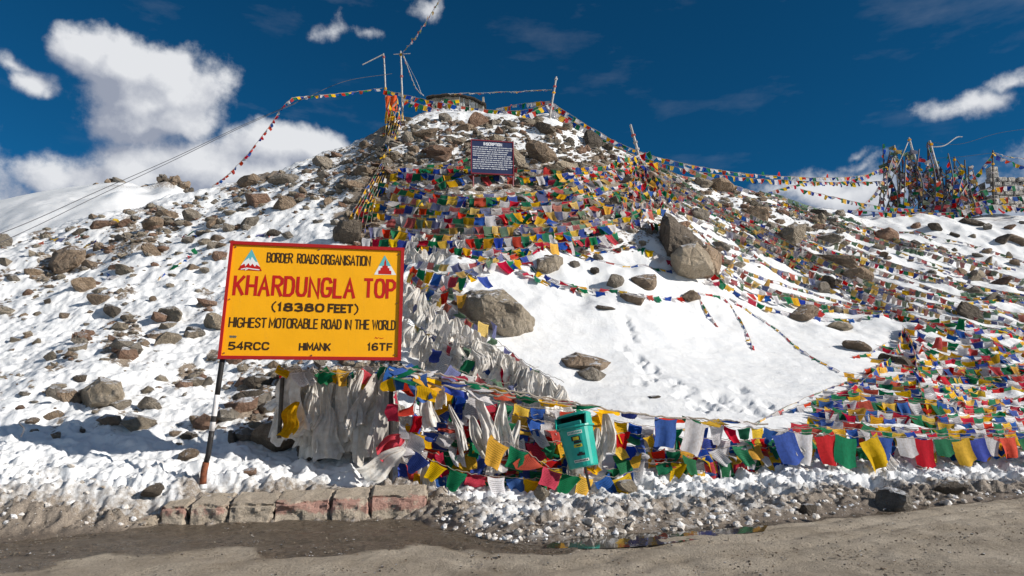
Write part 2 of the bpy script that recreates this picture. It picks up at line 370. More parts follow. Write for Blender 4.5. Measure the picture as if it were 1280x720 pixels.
def tube(bm, pts, r, n=8, cap=True):
    rings = []
    for i, p in enumerate(pts):
        p = Vector(p); a = Vector(pts[max(0, i - 1)]); b = Vector(pts[min(len(pts) - 1, i + 1)]); t = (b - a).normalized()
        u = t.cross(Vector((0, .2, 1)) if abs(t.z) < .9 else Vector((1, 0, 0))).normalized(); v = t.cross(u)
        rr = r[i] if isinstance(r, (list, tuple)) else r
        rings.append([bm.verts.new(p + (u * math.cos(6.2832 * j / n) + v * math.sin(6.2832 * j / n)) * rr) for j in range(n)])
    for a, b in zip(rings[:-1], rings[1:]):
        for j in range(n): bm.faces.new((a[j], a[(j + 1) % n], b[(j + 1) % n], b[j]))
    if cap: bm.faces.new(rings[0][::-1]); bm.faces.new(rings[-1])
def lerp(a, b, t): return a + (b - a) * t
def catmull(P, n=14):
    P = [Vector(p) for p in P]
    if len(P) == 2: return [P[0].lerp(P[1], i / n) for i in range(n + 1)]
    Q = [P[0] * 2 - P[1]] + P + [P[-1] * 2 - P[-2]]; out = []
    for i in range(1, len(Q) - 2):
        a, b, c, d = Q[i - 1:i + 3]
        for j in range(n):
            t = j / n; out.append(.5 * ((2 * b) + (c - a) * t + (2 * a - 5 * b + 4 * c - d) * t * t + (3 * b - a - 3 * c + d) * t ** 3))
    out.append(P[-1]); return out

# ------------------------------------------------------------------ terrain sheet
sx = np.concatenate([np.linspace(-3.1, -.9, 60)[:-1], np.linspace(-.9, .9, 760), np.linspace(.9, 3.1, 60)[1:]])
tt = np.concatenate([np.linspace(-.9, 5, 250)[:-1], np.linspace(5, 12, 170)[:-1], np.linspace(12, 29, 230)[:-1], np.linspace(29, 95, 30)])
S, T = np.meshgrid(sx, tt)
Dg = np.interp(S, SG, D0) + T
X = S * Dg; Y = Dg
Zg = ground(X, Y, True); _, K = rowcoord(X, Y)
PX, PY = project(X, Y, Zg)
n_r, n_c = S.shape
ii = np.arange(n_r * n_c).reshape(n_r, n_c)
Fq = np.stack([ii[:-1, :-1], ii[:-1, 1:], ii[1:, 1:], ii[1:, :-1]], -1).reshape(-1, 4)
me = mesh_from('snow_slope', np.stack([X, Y, Zg], -1).reshape(-1, 3), Fq, [M_SNOW], True)
nz = fbm(X / 1.3, Y / 1.3, 51, 4); nz2 = fbm(X / .3, Y / .3, 55, 4); nz3 = fbm(X / 4.5, Y / 4.5, 61, 3)
bankmask = 1 - sst(1.0, 2.25, K + (nz - .5) * 1.6)
leftd = (1 - sst(540, 600, PX)); rightd = 1 - leftd
dirt = bankmask * (leftd * 1.0 + rightd * (.78 * (1 - sst(1.4, 2.2, K)) + .30))
dirt = dirt * (.55 + .8 * nz2) + leftd * (1 - sst(1.7, 2.25, K + (nz - .5) * .7)) * .58 * (1 - sst(150, 330, PX) * .5)
dirt += rightd * sst(930, 1000, PX) * (1 - sst(1.2, 1.7, K)) * .25
dirt += .22 * sst(.55, .75, nz3) * sst(-.9, -.2, S) * (1 - sst(-.2, -.1, S)) * sst(2, 3, K) * (1 - sst(3.5, 4, K))
sumr = np.exp(-(((PX - 600) / 260) ** 4)) * sst(4.9, 5.5, K) * .36
cl = fbm(PX / 55 + PY / 70, PY / 38 - PX / 90, 44, 3)
leftg = (1 - sst(470, 560, PX)) * sst(2.6, 3.2, K) * (.62 * sst(.54, .72, cl) + .04 + .14 * sst(200, 330, PX) * sst(4.6, 5.6, K))
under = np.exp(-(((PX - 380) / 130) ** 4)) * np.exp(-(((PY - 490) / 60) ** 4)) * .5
ridgeR = sst(720, 800, PX) * np.exp(-(((PY - (215 + (PX - 800) * .26)) / 40) ** 2)) * .24
band = np.exp(-(((PX - 655) / 215) ** 6)) * np.exp(-(((PY - 260) / 62) ** 6)) * .55
rightg = sst(860, 980, PX) * sst(3.4, 3.9, K) * (.22 * sst(.5, .68, nz3) + .0) * (1 - sst(1050, 1150, PX))
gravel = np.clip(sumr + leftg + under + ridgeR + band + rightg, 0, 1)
kerbtop = sst(195, 240, PX) * (1 - sst(500, 540, PX)) * (1 - sst(2.0, 2.3, K + (nz - .5) * .3)) 
dirt = np.clip(np.maximum(dirt, kerbtop * .95), 0, 1.2)
wet = (1 - sst(.9, 1.35, K + (nz - .5) * .4)) * .8
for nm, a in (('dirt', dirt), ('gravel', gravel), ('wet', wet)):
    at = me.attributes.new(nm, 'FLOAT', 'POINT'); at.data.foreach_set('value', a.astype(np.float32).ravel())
o = link(bpy.data.objects.new('snow_slope', me)); o['kind'] = 'structure'

# far snow hill on the left
def far_hill():
    L = [(-900, 300), (-400, 290), (-100, 274), (0, 250), (60, 238), (108, 230), (130, 226), (150, 224), (166, 228), (185, 230), (205, 224), (222, 228), (240, 244), (330, 262), (700, 320)]
    D = 88; s = [ray(a, b, D).x / D for a, b in L]; z = [ray(a, b, D).z for a, b in L]
    S, T = np.meshgrid(np.linspace(-1.9, 0.1, 420), np.linspace(0, 1, 130)); 
    zr = _sm(np.interp(np.linspace(-1.9, .1, 420), s, z), 7)[None, :]
    Y = 40 + T * 90; X = S * Y
    u = (Y - 40) / 48
    Z = np.where(u < 1, 5 + (zr - 5) * np.clip(u, 0, 1) ** .9, zr - (Y - 88) * .55)
    nn = (fbm(X / 9, Y / 9, 71, 5) - .5); Z = Z + nn * 3.2 * np.clip(u * 2, 0, 1) * np.clip(np.abs(u - 1) * 3 + .12, 0, 1)
    Z = Z + (fbm(X / 1.6, Y / 1.6, 77, 4) - .5) * 1.1 * sst(-.62, -.55, S) * sst(.7, 1.0, u)
    ii = np.arange(Z.size).reshape(Z.shape); Fq = np.stack([ii[:-1, :-1], ii[:-1, 1:], ii[1:, 1:], ii[1:, :-1]], -1).reshape(-1, 4)
    me = mesh_from('hill', np.stack([X, Y, Z], -1).reshape(-1, 3), Fq, [M_SNOW], True)
    px, py = project(X, Y, Z)
    gr = (np.exp(-((px - 212) / 40) ** 2) * .72 + np.exp(-((px - 142) / 26) ** 2) * .6) * sst(.72, .92, u) * sst(.3, .6, fbm(X / 3, Y / 3, 5))
    for nm, a in (('dirt', gr * 0), ('gravel', np.clip(gr, 0, 1)), ('wet', gr * 0)):
        at = me.attributes.new(nm, 'FLOAT', 'POINT'); at.data.foreach_set('value', a.astype(np.float32).ravel())
    o = link(bpy.data.objects.new('hill', me)); o['kind'] = 'structure'
far_hill()

# ------------------------------------------------------------------ road
def make_road():
    m, t, b = mat('dusty_asphalt')
    wet = attr(t, 'wet')
    f = noise(t, 1.3, 8, .6); g_ = noise(t, 40, 6, .75); pits = noise(t, 9, 8, .7)
    dry = mix(t, ramp(t, f, [(.35, (0, 0, 0)), (.68, (1, 1, 1))]), (.45, .375, .285), (.66, .575, .46))
    dry = mix(t, math_(t, 'MULTIPLY', ramp(t, g_, [(.36, (1, 1, 1)), (.50, (0, 0, 0))]), .5), dry, (.16, .13, .10))
    wc = mix(t, ramp(t, noise(t, 18, 8, .75), [(.4, (0, 0, 0)), (.66, (1, 1, 1))]), (.075, .056, .038), (.24, .185, .13))
    wf = math_(t, 'MULTIPLY', math_(t, 'SUBTRACT', math_(t, 'ADD', wet, math_(t, 'MULTIPLY', math_(t, 'SUBTRACT', noise(t, 3, 8, .65), .5), .8)), .35), 4, clamp=True)
    t.links.new(mix(t, wf, dry, wc), b.inputs['Base Color'])
    t.links.new(math_(t, 'SUBTRACT', .9, math_(t, 'MULTIPLY', wf, math_(t, 'ADD', .2, math_(t, 'MULTIPLY', noise(t, 2.2, 4), .8)))), b.inputs['Roughness'])
    dry = mix(t, math_(t, 'MULTIPLY', ramp(t, noise(t, .7, 6, .7), [(.5, (0, 0, 0)), (.62, (1, 1, 1))]), .35), dry, (.25, .205, .15))
    b.inputs['Specular IOR Level'].default_value = .3
    crust = ramp(t, noise(t, 30, 8, .8), [(.52, (0, 0, 0)), (.66, (1, 1, 1))])
    t.links.new(mix(t, math_(t, 'MULTIPLY', crust, .38), mix(t, wf, dry, wc), (.46, .40, .32)), b.inputs['Base Color'])
    bump(t, b, math_(t, 'ADD', math_(t, 'MULTIPLY', g_, 1.0), math_(t, 'MULTIPLY', pits, 1.6)), .06, 1.0)
    xs = np.linspace(-11, 17, 560); ys = np.linspace(2, 17, 380)
    X, Y = np.meshgrid(xs, ys); d0 = np.interp(X / Y, SG, D0)
    Z = (fbm(X / 1.2, Y / 1.2, 81, 3) - .5) * .05 + (fbm(X / .25, Y / .25, 85, 3) - .5) * .045
    Z -= .03 * np.exp(-((Y - d0 + .15) / .25) ** 2)
    dist = d0 - Y
    for c_, w_, a_ in ((.55, .10, .022), (1.15, .14, .03), (1.75, .12, .022), (2.5, .2, .02)): Z -= a_ * np.exp(-((dist - c_ - (fbm(X / 1.6, Y / 1.6, 33, 3) - .5) * .7) / w_) ** 2)
    wid = np.interp(X / Y, [-.75, -.3, -.1, .1, .3, .7], [1.7, 1.75, 1.3, .5, .36, .28])
    wet = 1 - sst(.55, 1.25, dist / wid + (fbm(X / .8, Y / .8, 91, 3) - .5) * 1.0)
    ii = np.arange(X.size).reshape(X.shape); Fq = np.stack([ii[:-1, :-1], ii[:-1, 1:], ii[1:, 1:], ii[1:, :-1]], -1).reshape(-1, 4)
    me = mesh_from('road', np.stack([X, Y, Z], -1).reshape(-1, 3), Fq, [m], True)
    at = me.attributes.new('wet', 'FLOAT', 'POINT'); at.data.foreach_set('value', wet.astype(np.float32).ravel())
    o = link(bpy.data.objects.new('road', me)); o['kind'] = 'structure'
    me2 = mesh_from('ground', [(-600, -600, -.16), (600, -600, -.16), (600, 120, -.16), (-600, 120, -.16)], [(0, 1, 2, 3)], [m])
    o = link(bpy.data.objects.new('ground', me2)); o['kind'] = 'structure'
    # puddle
    pm, pt, pb = mat('puddle_water'); pb.inputs['Base Color'].default_value = (.05, .042, .032, 1); pb.inputs['Roughness'].default_value = .04; pb.inputs['Specular IOR Level'].default_value = .6
    bump(pt, pb, noise(pt, 5, 3), .004, .3)
    bm = bmesh.new(); vs = []
    up = [(690, 677), (730, 671), (780, 667), (840, 664), (880, 663), (930, 658), (960, 656)]; dn = [(955, 664), (900, 669), (860, 676), (820, 681), (760, 685), (710, 686), (680, 684)]
    for (a, b2) in up + dn:
        p = ray(a, b2, 1); D = (.006 - CAMZ) / (p.z - CAMZ); q = ray(a, b2, D)
        vs.append(bm.verts.new((q.x, q.y, .0)))
    bm.faces.new(vs); bmesh.ops.subdivide_edges(bm, edges=bm.edges[:], cuts=3, smooth=.5)
    o = bm_obj('puddle', bm, pm); o.location.z = .004; o['kind'] = 'structure'
make_road()

# ------------------------------------------------------------------ rocks
def rock_mesh(seed, sub, ncut=15, rnd=.35, name='rock'):
    r = np.random.RandomState(seed)
    bm = bmesh.new(); bmesh.ops.create_icosphere(bm, subdivisions=sub, radius=1)
    co = np.array([v.co[:] for v in bm.verts]); co /= np.linalg.norm(co, axis=1)[:, None]
    N = r.normal(size=(ncut, 3)); N /= np.linalg.norm(N, axis=1)[:, None]
    d = r.uniform(.45, .9, ncut)
    dots = co @ N.T
    rad = np.where(dots > .05, d[None, :] / np.maximum(dots, .05), 9).min(axis=1)
    rad = np.minimum(rad, 1.5)
    p = co * rad[:, None]
    nn = (fbm(p[:, 0] * 1.7 + 9 * seed, p[:, 1] * 1.7 + p[:, 2] * 1.3, seed % 50, 4) - .5) * .09 + (fbm(p[:, 0] * 6 + p[:, 2] * 3, p[:, 1] * 6 - p[:, 2] * 4 + seed, seed % 40, 3) - .5) * .05
    p = p * (1 + nn)[:, None]
    for v, c in zip(bm.verts, p): v.co = c
    me = bpy.data.meshes.new(name); bm.normal_update(); bm.to_mesh(me); bm.free()
    me.polygons.foreach_set('use_smooth', np.full(len(me.polygons), False))
    return me
ROCKS = [rock_mesh(i + 1, 3) for i in range(22)]
for m_ in ROCKS: m_.materials.append(TONES['brown'])
HERO = [rock_mesh(200 + i, 4, 15) for i in range(7)]
for m_ in HERO: m_.materials.append(TONES['brown'])
rocks_made = []
def crest_rock(px, py, w_):
    D = 86; p = ray(px, py + w_ * .3, D); k = D / F * w_ * .5; o = bpy.data.objects.new('rock', random.choice(ROCKS)); C.objects.link(o); o.location = p; o.scale = (k, k, k * .8); o.rotation_euler = (random.uniform(-.3, .3), random.uniform(-.4, .4), random.uniform(0, 6.28))
    o.material_slots[0].link = 'OBJECT'; o.material_slots[0].material = TONES[random.choice(['brown', 'grey', 'dark', 'brown'])]; tag(o, 'rock on the ' + ('right' if px > 175 else 'left') + ' rocky crest of the far snow hill', 'rock', 'rocks on the crests of the far hill')
for cx, n_, sp in ((140, 13, 20), (212, 22, 30)):
    for i in range(n_):
        x = random.gauss(cx, sp * .5); crest_rock(x, float(np.interp(x, [100, 130, 150, 166, 185, 205, 222, 240, 262], [233, 227, 224, 229, 228, 219, 222, 232, 240])) + random.uniform(-3, 8), random.uniform(7, 17))
def place_rock(px, py, wpx, hpx, tone, label=None, hero=None, yaw=None, roll=0, sink=.27):
    p = hit(px, py + hpx * .35); D = p.y
    sc = D / F
    W = wpx * sc * .5; H = hpx * sc * .55; d = (W + H) * .5
    me = HERO[hero] if hero is not None else random.choice(ROCKS)
    o = bpy.data.objects.new('rock', me); C.objects.link(o)
    o.material_slots[0].link = 'OBJECT'; o.material_slots[0].material = TONES[tone]
    o.rotation_euler = (random.uniform(-.25, .25), roll + random.uniform(-.15, .15), (random.uniform(0, 6.28) if yaw is None else yaw))
    # scale applied in world axes: width across, depth away, height up
    Rm = o.rotation_euler.to_matrix()
    ext = np.array([v.co[:] for v in list(me.vertices)[::7]]) @ np.array(Rm).T
    ex = np.abs(ext).max(axis=0)
    base = Vector((p.x, p.y + d * .25, 0)); base.z = p.z + H * (1 - sink * 2)
    o.matrix_world = Matrix.Translation(base) @ Matrix.Diagonal((W / ex[0], d / ex[1], H / ex[2], 1)) @ Rm.to_4x4()
    rocks_made.append((o, px, py, wpx, hpx, tone, label))
    return o
HR = [
    (797, 374, 42, 20, 'brown', 'brown rock with flag string across it in the middle of the snowfield', 5, None, 0),
    (806, 350, 34, 22, 'brown', 'brown rock just above the flagged rock at the upper snowfield', None, None, 0),
    (769, 350, 24, 24, 'grey', 'small upright grey rock at the left end of the snowfield rock row', None, None, 0),
    (862, 370, 30, 14, 'brown', 'low brown rock at the right end of the snowfield rock row', None, None, 0),
    (755, 384, 26, 7, 'dark', 'thin dark sliver of rock barely showing in the snowfield', None, None, 0),
    (741, 338, 14, 9, 'dark', 'tiny dark stone in clean snow below the flag band', None, None, 0),
    (748, 322, 12, 10, 'grey', 'tiny grey stone in snow near the lowest middle flags', None, None, 0),
    (88, 498, 34, 24, 'brown', 'brown rock touching the left side of the pale lower boulder', None, None, 0),
    (185, 281, 38, 20, 'brown', 'wide brown rock near the left ridge below the far hill', 5, .5, 0),
    (238, 268, 26, 22, 'grey', 'pointed grey rock on the upper left slope', None, None, 0),
    (208, 267, 30, 18, 'brown', 'brown rock left of the pointed grey rock on the upper left slope', None, None, 0),
    (322, 248, 40, 24, 'reddish', 'large reddish tan rock high on the slope above the sign', 2, 2, 0),
    (352, 254, 28, 22, 'brown', 'brown rock just right of the large reddish rock above the sign', None, None, 0),
    (313, 225, 28, 18, 'brown', 'brown rock on the left ridge line above the large reddish rock', None, None, 0),
    (356, 222, 34, 20, 'grey', 'grey rock on the ridge line left of the summit', None, None, 0),
    (405, 201, 34, 20, 'grey', 'grey slab on the ridge halfway up to the summit', None, None, 0),
    (187, 310, 24, 22, 'brown', 'dark sided upright rock above the middle of the left slope', None, None, 0),
    (210, 390, 42, 22, 'pale', 'pale tan slab left of the yellow sign', 3, 1, 0),
    (240, 412, 32, 20, 'grey', 'grey rock close to the left edge of the yellow sign', None, None, 0),
    (205, 424, 30, 18, 'pale', 'pale rock below the tan slab left of the yellow sign', None, None, 0),
    (155, 396, 16, 9, 'brown', 'small brown stone on the middle left slope', None, None, 0),
    (120, 374, 28, 16, 'brown', 'long brown rock on the middle left slope', None, None, -.3),
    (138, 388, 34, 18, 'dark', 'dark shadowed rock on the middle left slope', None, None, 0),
    (100, 356, 34, 20, 'brown', 'flat brown rock below the big rounded left boulder', None, None, 0),
    (37, 338, 20, 17, 'brown', 'round brown rock near the left edge of the photo', None, None, 0),
    (14, 345, 20, 14, 'grey', 'grey rock at the left edge of the photo', None, None, 0),
    (6, 302, 22, 18, 'grey', 'grey rock high at the left edge of the photo', None, None, 0),
    (430, 292, 46, 30, 'dark', 'dark boulder right above the top edge of the yellow sign', 5, 0, 0),
    (580, 157, 34, 20, 'brown', 'big rounded brown boulder on the summit below the hut', 6, 1, 0),
    (597, 150, 22, 24, 'reddish', 'reddish rock propped on the summit boulder', None, None, .4),
    (705, 206, 44, 26, 'pale', 'pale ribbed block of rock right of the navy notice board', 4, .3, 0),
    (676, 190, 34, 30, 'brown', 'brown rock behind the right edge of the navy notice board', None, None, 0),
    (742, 172, 26, 30, 'dark', 'dark pointed rock on the right shoulder of the summit', None, None, 0),
    (530, 168, 40, 18, 'brown', 'long brown slab below the hut on the left', None, None, 0),
    (550, 192, 40, 18, 'reddish', 'pinkish slab left of the navy notice board', None, None, 0),
    (480, 178, 26, 20, 'grey', 'grey rock left of the summit flag poles', None, None, 0),
    (452, 210, 30, 26, 'brown', 'brown rock on the steep left shoulder below the poles', None, None, 0),
    (512, 172, 26, 20, 'grey', 'grey rock just right of the summit flag poles', None, None, 0),
    (1036, 296, 44, 18, 'grey', 'grey slab in snow right of the brown wedge boulder', 3, .4, 0),
    (1048, 321, 62, 22, 'brown', 'long brown slab under the grey slab on the right slope', 0, 1.6, 0),
    (1078, 343, 46, 30, 'brown', 'chunky brown boulder on the right slope among flag strings', 2, .7, 0),
    (1036, 348, 18, 32, 'dark', 'narrow dark standing rock on the right slope', None, None, .3),
    (1223, 342, 28, 22, 'pale', 'squarish pale rock alone in snow at the far right', 4, .2, 0),
    (1052, 407, 42, 16, 'pale', 'flat pale rock in snow below the right flag strings', 1, .4, 0),
    (1005, 391, 42, 18, 'brown', 'brown slab left of the flat pale rock in the right snow', None, None, .2),
    (1066, 433, 48, 11, 'brown', 'long thin rock lying in snow above the lower right flags', 5, .1, .15),
    (1125, 450, 60, 16, 'dark', 'dark slab behind the lower right flag heap', 3, .2, .1),
    (1215, 392, 50, 20, 'dark', 'dark slab at the right among crossing flag strings', 0, .2, .3),
    (905, 232, 34, 22, 'brown', 'brown rock on the right ridge under the skyline flags', None, None, 0),
    (880, 228, 24, 16, 'pale', 'pale rock left of the brown ridge rock under the skyline flags', None, None, 0),
    (1212, 275, 34, 14, 'dark', 'dark rock in snow below the right pole cluster', None, None, 0),
    (1253, 300, 22, 12, 'dark', 'small dark rock in the far right snow', None, None, 0),
    (1275, 298, 20, 18, 'brown', 'brown rock at the right edge of the photo', None, None, 0),
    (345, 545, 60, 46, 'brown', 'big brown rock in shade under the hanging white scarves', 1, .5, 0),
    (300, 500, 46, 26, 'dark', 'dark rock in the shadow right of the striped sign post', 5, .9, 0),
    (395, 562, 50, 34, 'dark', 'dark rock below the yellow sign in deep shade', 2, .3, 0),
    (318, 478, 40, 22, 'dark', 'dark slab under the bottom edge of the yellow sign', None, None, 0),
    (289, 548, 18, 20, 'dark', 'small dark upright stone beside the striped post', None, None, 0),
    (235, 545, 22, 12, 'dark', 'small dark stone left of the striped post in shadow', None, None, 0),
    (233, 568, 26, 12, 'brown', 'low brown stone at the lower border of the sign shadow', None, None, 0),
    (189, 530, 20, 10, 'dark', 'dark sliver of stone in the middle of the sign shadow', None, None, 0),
    (315, 589, 24, 9, 'reddish', 'reddish stone lying in the bright snow behind the kerb', None, None, 0),
    (188, 612, 24, 14, 'dark', 'black lump of rock at the left end of the kerb', None, None, 0),
    (818, 496, 16, 6, 'dark', 'tiny dark stone at the lower edge of the snowfield', None, None, 0),
    (785, 606, 28, 16, 'pale', 'pale stone in the snow bank right of the green bin', None, None, 0),
    (680, 617, 24, 14, 'pale', 'pale stone in the snow bank below left of the green bin', None, None, 0),
    (1120, 628, 46, 30, 'grey', 'leaning grey stone in the dirty snow bank at the road edge', None, None, .5),
    (1010, 636, 24, 20, 'dark', 'wet dark stone at the foot of the snow bank', None, None, 0),
    (1190, 610, 40, 20, 'dark', 'dark icy lump of stone in the right snow bank', None, None, 0),
]
for r_ in HR:
    px, py, wp, hp, tone, lab, hero, yaw, roll = r_
    place_rock(px, py, wp, hp, tone, lab, hero, yaw, roll)

def hull_rock(outline, depth, tone, label, seed, ridge=None, fwd=0):
    r = random.Random(seed); by = max(p[1] for p in outline); cx = sum(p[0] for p in outline) / len(outline)
    D = hit(cx, by - 4).y - fwd; o = ray(cx, by, D); cy = sum(p[1] for p in outline) / len(outline)
    bm = bmesh.new(); k = D / F
    for (x, y) in outline:
        bm.verts.new(ray(x, y, D + depth * .45 + .05 * r.random()) - o)
        bm.verts.new(ray(lerp(x, cx, .25), lerp(y, cy, .12), D + depth) - o)
        bm.verts.new(ray(lerp(x, cx, .30), lerp(y, cy, .30), D - depth * (.05 + .25 * (y - cy > 0)) - .1 * r.random()) - o)
        bm.verts.new(ray(x, y, D + depth * .6) - o - Vector((0, 0, depth * .35)))
    for q in (ridge or []): bm.verts.new(ray(q[0], q[1], D - depth * .3) - o)
    bmesh.ops.convex_hull(bm, input=bm.verts[:]); bmesh.ops.delete(bm, geom=[v for v in bm.verts if not v.link_faces], context='VERTS')
    for _ in range(5):
        es = [e for e in bm.edges if e.calc_length() > k * 3.4]
        if not es: break
        bmesh.ops.subdivide_edges(bm, edges=es, cuts=1); bmesh.ops.triangulate(bm, faces=bm.faces[:])
    bm.normal_update(); co = np.array([v.co[:] for v in bm.verts]); nn = (fbm(co[:, 0] * 2.2 + seed * 7 + co[:, 2], co[:, 2] * 2.2 + co[:, 1] * 1.3, seed, 5, .55) - .5) * depth * .15
    for v, a in zip(bm.verts, nn): v.co += v.normal * float(a) if v.normal.length else Vector()
    ob = bm_obj('rock', bm, TONES[tone]); ob.location = o; tag(ob, label, 'rock', 'rocks scattered on the snowy slope'); return ob
hull_rock([(574, 372), (590, 364), (628, 361), (650, 378), (668, 400), (655, 412), (632, 420), (600, 402), (583, 388)], 1.3, 'pale', 'big angular tan grey boulder lying in the smooth snowfield right of the yellow sign', 3, [(650, 384), (634, 408), (600, 370)])
hull_rock([(825, 272), (831, 266), (850, 279), (872, 297), (888, 316), (880, 330), (850, 328), (830, 318), (825, 300)], 1.5, 'dark', 'tall brown wedge boulder standing out of flags above the snowfield', 5, [(850, 296), (838, 284)])
hull_rock([(838, 318), (850, 306), (871, 303), (886, 316), (892, 331), (868, 338), (846, 333)], .9, 'pale', 'blocky tan boulder at the foot of the brown wedge boulder', 8, None, 1.3)
hull_rock([(866, 330), (872, 308), (884, 303), (903, 318), (898, 333), (880, 338)], .9, 'brown', 'brown boulder leaning on the right of the blocky tan boulder', 21, None, .9)
hull_rock([(698, 450), (720, 441), (745, 446), (765, 452), (757, 460), (730, 463), (703, 458)], .8, 'brown', 'flat brown rock lying in the snow above the green bin', 11)
hull_rock([(720, 464), (740, 456), (758, 468), (750, 477), (732, 476)], .5, 'grey', 'small grey rock tucked below the flat rock above the green bin', 13)
hull_rock([(59, 331), (70, 314), (90, 306), (107, 312), (101, 326), (76, 343), (62, 345)], 1.1, 'brown', 'big brown boulder on the far left snow slope', 15)
hull_rock([(99, 488), (125, 471), (150, 478), (155, 492), (136, 505), (108, 511)], .9, 'pale', 'large pale boulder on the lower left snow above the shadow', 17)
hull_rock([(667, 338), (670, 322), (695, 317), (704, 322), (700, 334), (684, 343)], .8, 'pale', 'tan block of stone between flag strings at the top of the snowfield', 19)
def rock_weight(px, py):
    if py > 545 or py < 140: return 0, 0
    ridge = np.interp(px, [0, 250, 350, 440, 500, 540, 700, 760, 850, 1000, 1100, 1280], [296, 243, 212, 184, 150, 142, 146, 178, 221, 255, 272, 272])
    if py < ridge + 3: return 0, 0
    if 575 < px < 1010 and py > 335: return 0, 0
    if 990 < px < 1280 and py > 400: return .0, 0
    if 440 < px < 860 and 205 < py < 315: return .18, 16
    if py < 215 and 440 < px < 760: return 1.0, 20
    if px < 500:
        if py > 470: return .25, 15
        a = max(0, 1 - abs(py - ridge) / 110)
        return .03 + .5 * a * min(1, px / 250) + (.25 if abs(py - (330 + (200 - px) * .6)) < 40 and px < 300 else 0), 16
    if px > 720:
        if py < 215 + (px - 800) * .28 + 35: return .7, 13
        if 860 < px < 1080 and py < 385: return .14, 14
        return (.04, 8) if px < 1080 else (.025, 12)
    return .2, 12
cnt = 0
occ = [(a[0], a[1], a[2]) for a in HR]
while cnt < 228:
    px, py = random.uniform(0, 1280), random.uniform(140, 560)
    wgt, sz = rock_weight(px, py)
    if random.random() > wgt: continue
    s_ = sz * math.exp(random.gauss(-.05, .45)); s_ = max(8, min(40, s_))
    if any(abs(px - a) < (s_ + c) * .40 and abs(py - b) < (s_ + c) * .24 for a, b, c in occ): continue
    occ.append((px, py, s_))
    tone = random.choices(['brown', 'grey', 'reddish', 'pale', 'dark'], [3.6, 3, 1.8, 3, 1])[0]
    place_rock(px, py, s_, s_ * random.uniform(.42, .8), tone, roll=random.choice([0, .3, -.3])); cnt += 1
# rubble too small and too many to count
def scatter(name, n, wfun, smin, smax, tones, sub=1, flat=.7, lift=0, seedbase=500, pxr=(-60, 1340), pyr=(150, 690), kind='stuff'):
    base = []
    for i in range(8):
        me = rock_mesh(seedbase + i, sub, 12)
        base.append((np.array([v.co[:] for v in me.vertices]), np.array([p.vertices[:] for p in me.polygons]))); bpy.data.meshes.remove(me)
    cand = RS.uniform(size=(n * 26, 2)); pxs = pxr[0] + cand[:, 0] * (pxr[1] - pxr[0]); pys = pyr[0] + cand[:, 1] * (pyr[1] - pyr[0])
    # sight lines against the slope, all at once
    u = (pxs - 640) / F; v = (360 - pys) / F; c = math.cos(TH) - v * math.sin(TH); ax = u / c; azz = (math.sin(TH) + v * math.cos(TH)) / c
    wv = wfun(pxs, pys); keep = RS.uniform(size=len(wv)) < wv * .45
    ax, azz, pxs, pys = ax[keep][:n], azz[keep][:n], pxs[keep][:n], pys[keep][:n]
    Dl = np.linspace(6.2, 40, 440)[None, :]
    XX = ax[:, None] * Dl; YY = np.broadcast_to(Dl, XX.shape)
    zz, _ = rowcoord(XX, YY); zz = np.maximum(zz, 0.0); below = zz > CAMZ + azz[:, None] * Dl
    okk = below.any(axis=1); idx = below.argmax(axis=1)
    Dh = Dl[0][idx]; x = ax * Dh; y = Dh; ok2 = okk
    x, y = x[ok2], y[ok2]; z = np.maximum(ground(x, y, True), 0.0)
    V, Fc, mi = [], [], []; off = 0
    for i in range(len(x)):
        bv, bf = base[i % 8]; s_ = smin * (smax / smin) ** (RS.uniform() ** 2.2)
        e = Quaternion((RS.normal(), RS.normal(), RS.normal(), RS.normal())).normalized().to_matrix()
        p = bv @ np.array(e).T * np.array([s_ * RS.uniform(.8, 1.3), s_ * RS.uniform(.8, 1.3), s_ * flat])
        V.append(p + np.array([x[i], y[i], z[i] + s_ * .15 + lift])); Fc.append(bf + off); off += len(bv); mi += [i % len(tones)] * len(bf)
    me = mesh_from(name, np.concatenate(V), np.concatenate(Fc), tones, False, mi)
    o = link(bpy.data.objects.new(name, me)); o['kind'] = kind; return o
def rw(px, py):
    ridge = np.interp(px, [0, 250, 350, 440, 500, 540, 700, 760, 850, 1000, 1100, 1280], [296, 243, 212, 184, 150, 142, 146, 178, 221, 255, 272, 272])
    a = np.clip(1 - np.abs(py - ridge) / 95, 0, 1)
    w_ = np.where(px < 500, .015 + .55 * a * np.clip((px + 30) / 260, .15, 1), .0)
    cl = fbm(px / 55 + py / 70, py / 38 - px / 90, 44, 3)
    w_ = np.where((px < 500), w_ + .9 * np.clip(cl - .55, 0, 1) * 3 * (py > 280) * (py < 470), w_)
    w_ = np.where((px > 440) & (px < 800) & (py < 225), 1.5, w_)
    w_ = np.where((px > 300) & (px <= 440) & (py < 260), w_ * 1.8, w_)
    w_ = np.where((px > 430) & (px < 840) & (py >= 225) & (py < 315), .3, w_)
    w_ = np.where((px > 780) & (py < 230 + (px - 800) * .30) & (px < 1060), .8, w_)
    w_ = np.where((px > 860) & (px < 1280) & (py >= 230 + (px - 800) * .30) & (py < np.where(px < 1000, 345, 385)), (.10 + .6 * np.clip(cl - .52, 0, 1) * 3) * np.where(px > 1060, .08, .3), w_)
    w_ = np.where((px > 300) & (px < 500) & (py > 450) & (py < 560), .35, w_)
    w_ = np.where((py > 560), 0, w_)
    return np.where(py < ridge + 2, 0, w_)
scatter('rubble', 6500, rw, .035, .34, [TONES['brown'], TONES['grey'], TONES['reddish'], TONES['pale'], TONES['pale']], 1, .65)
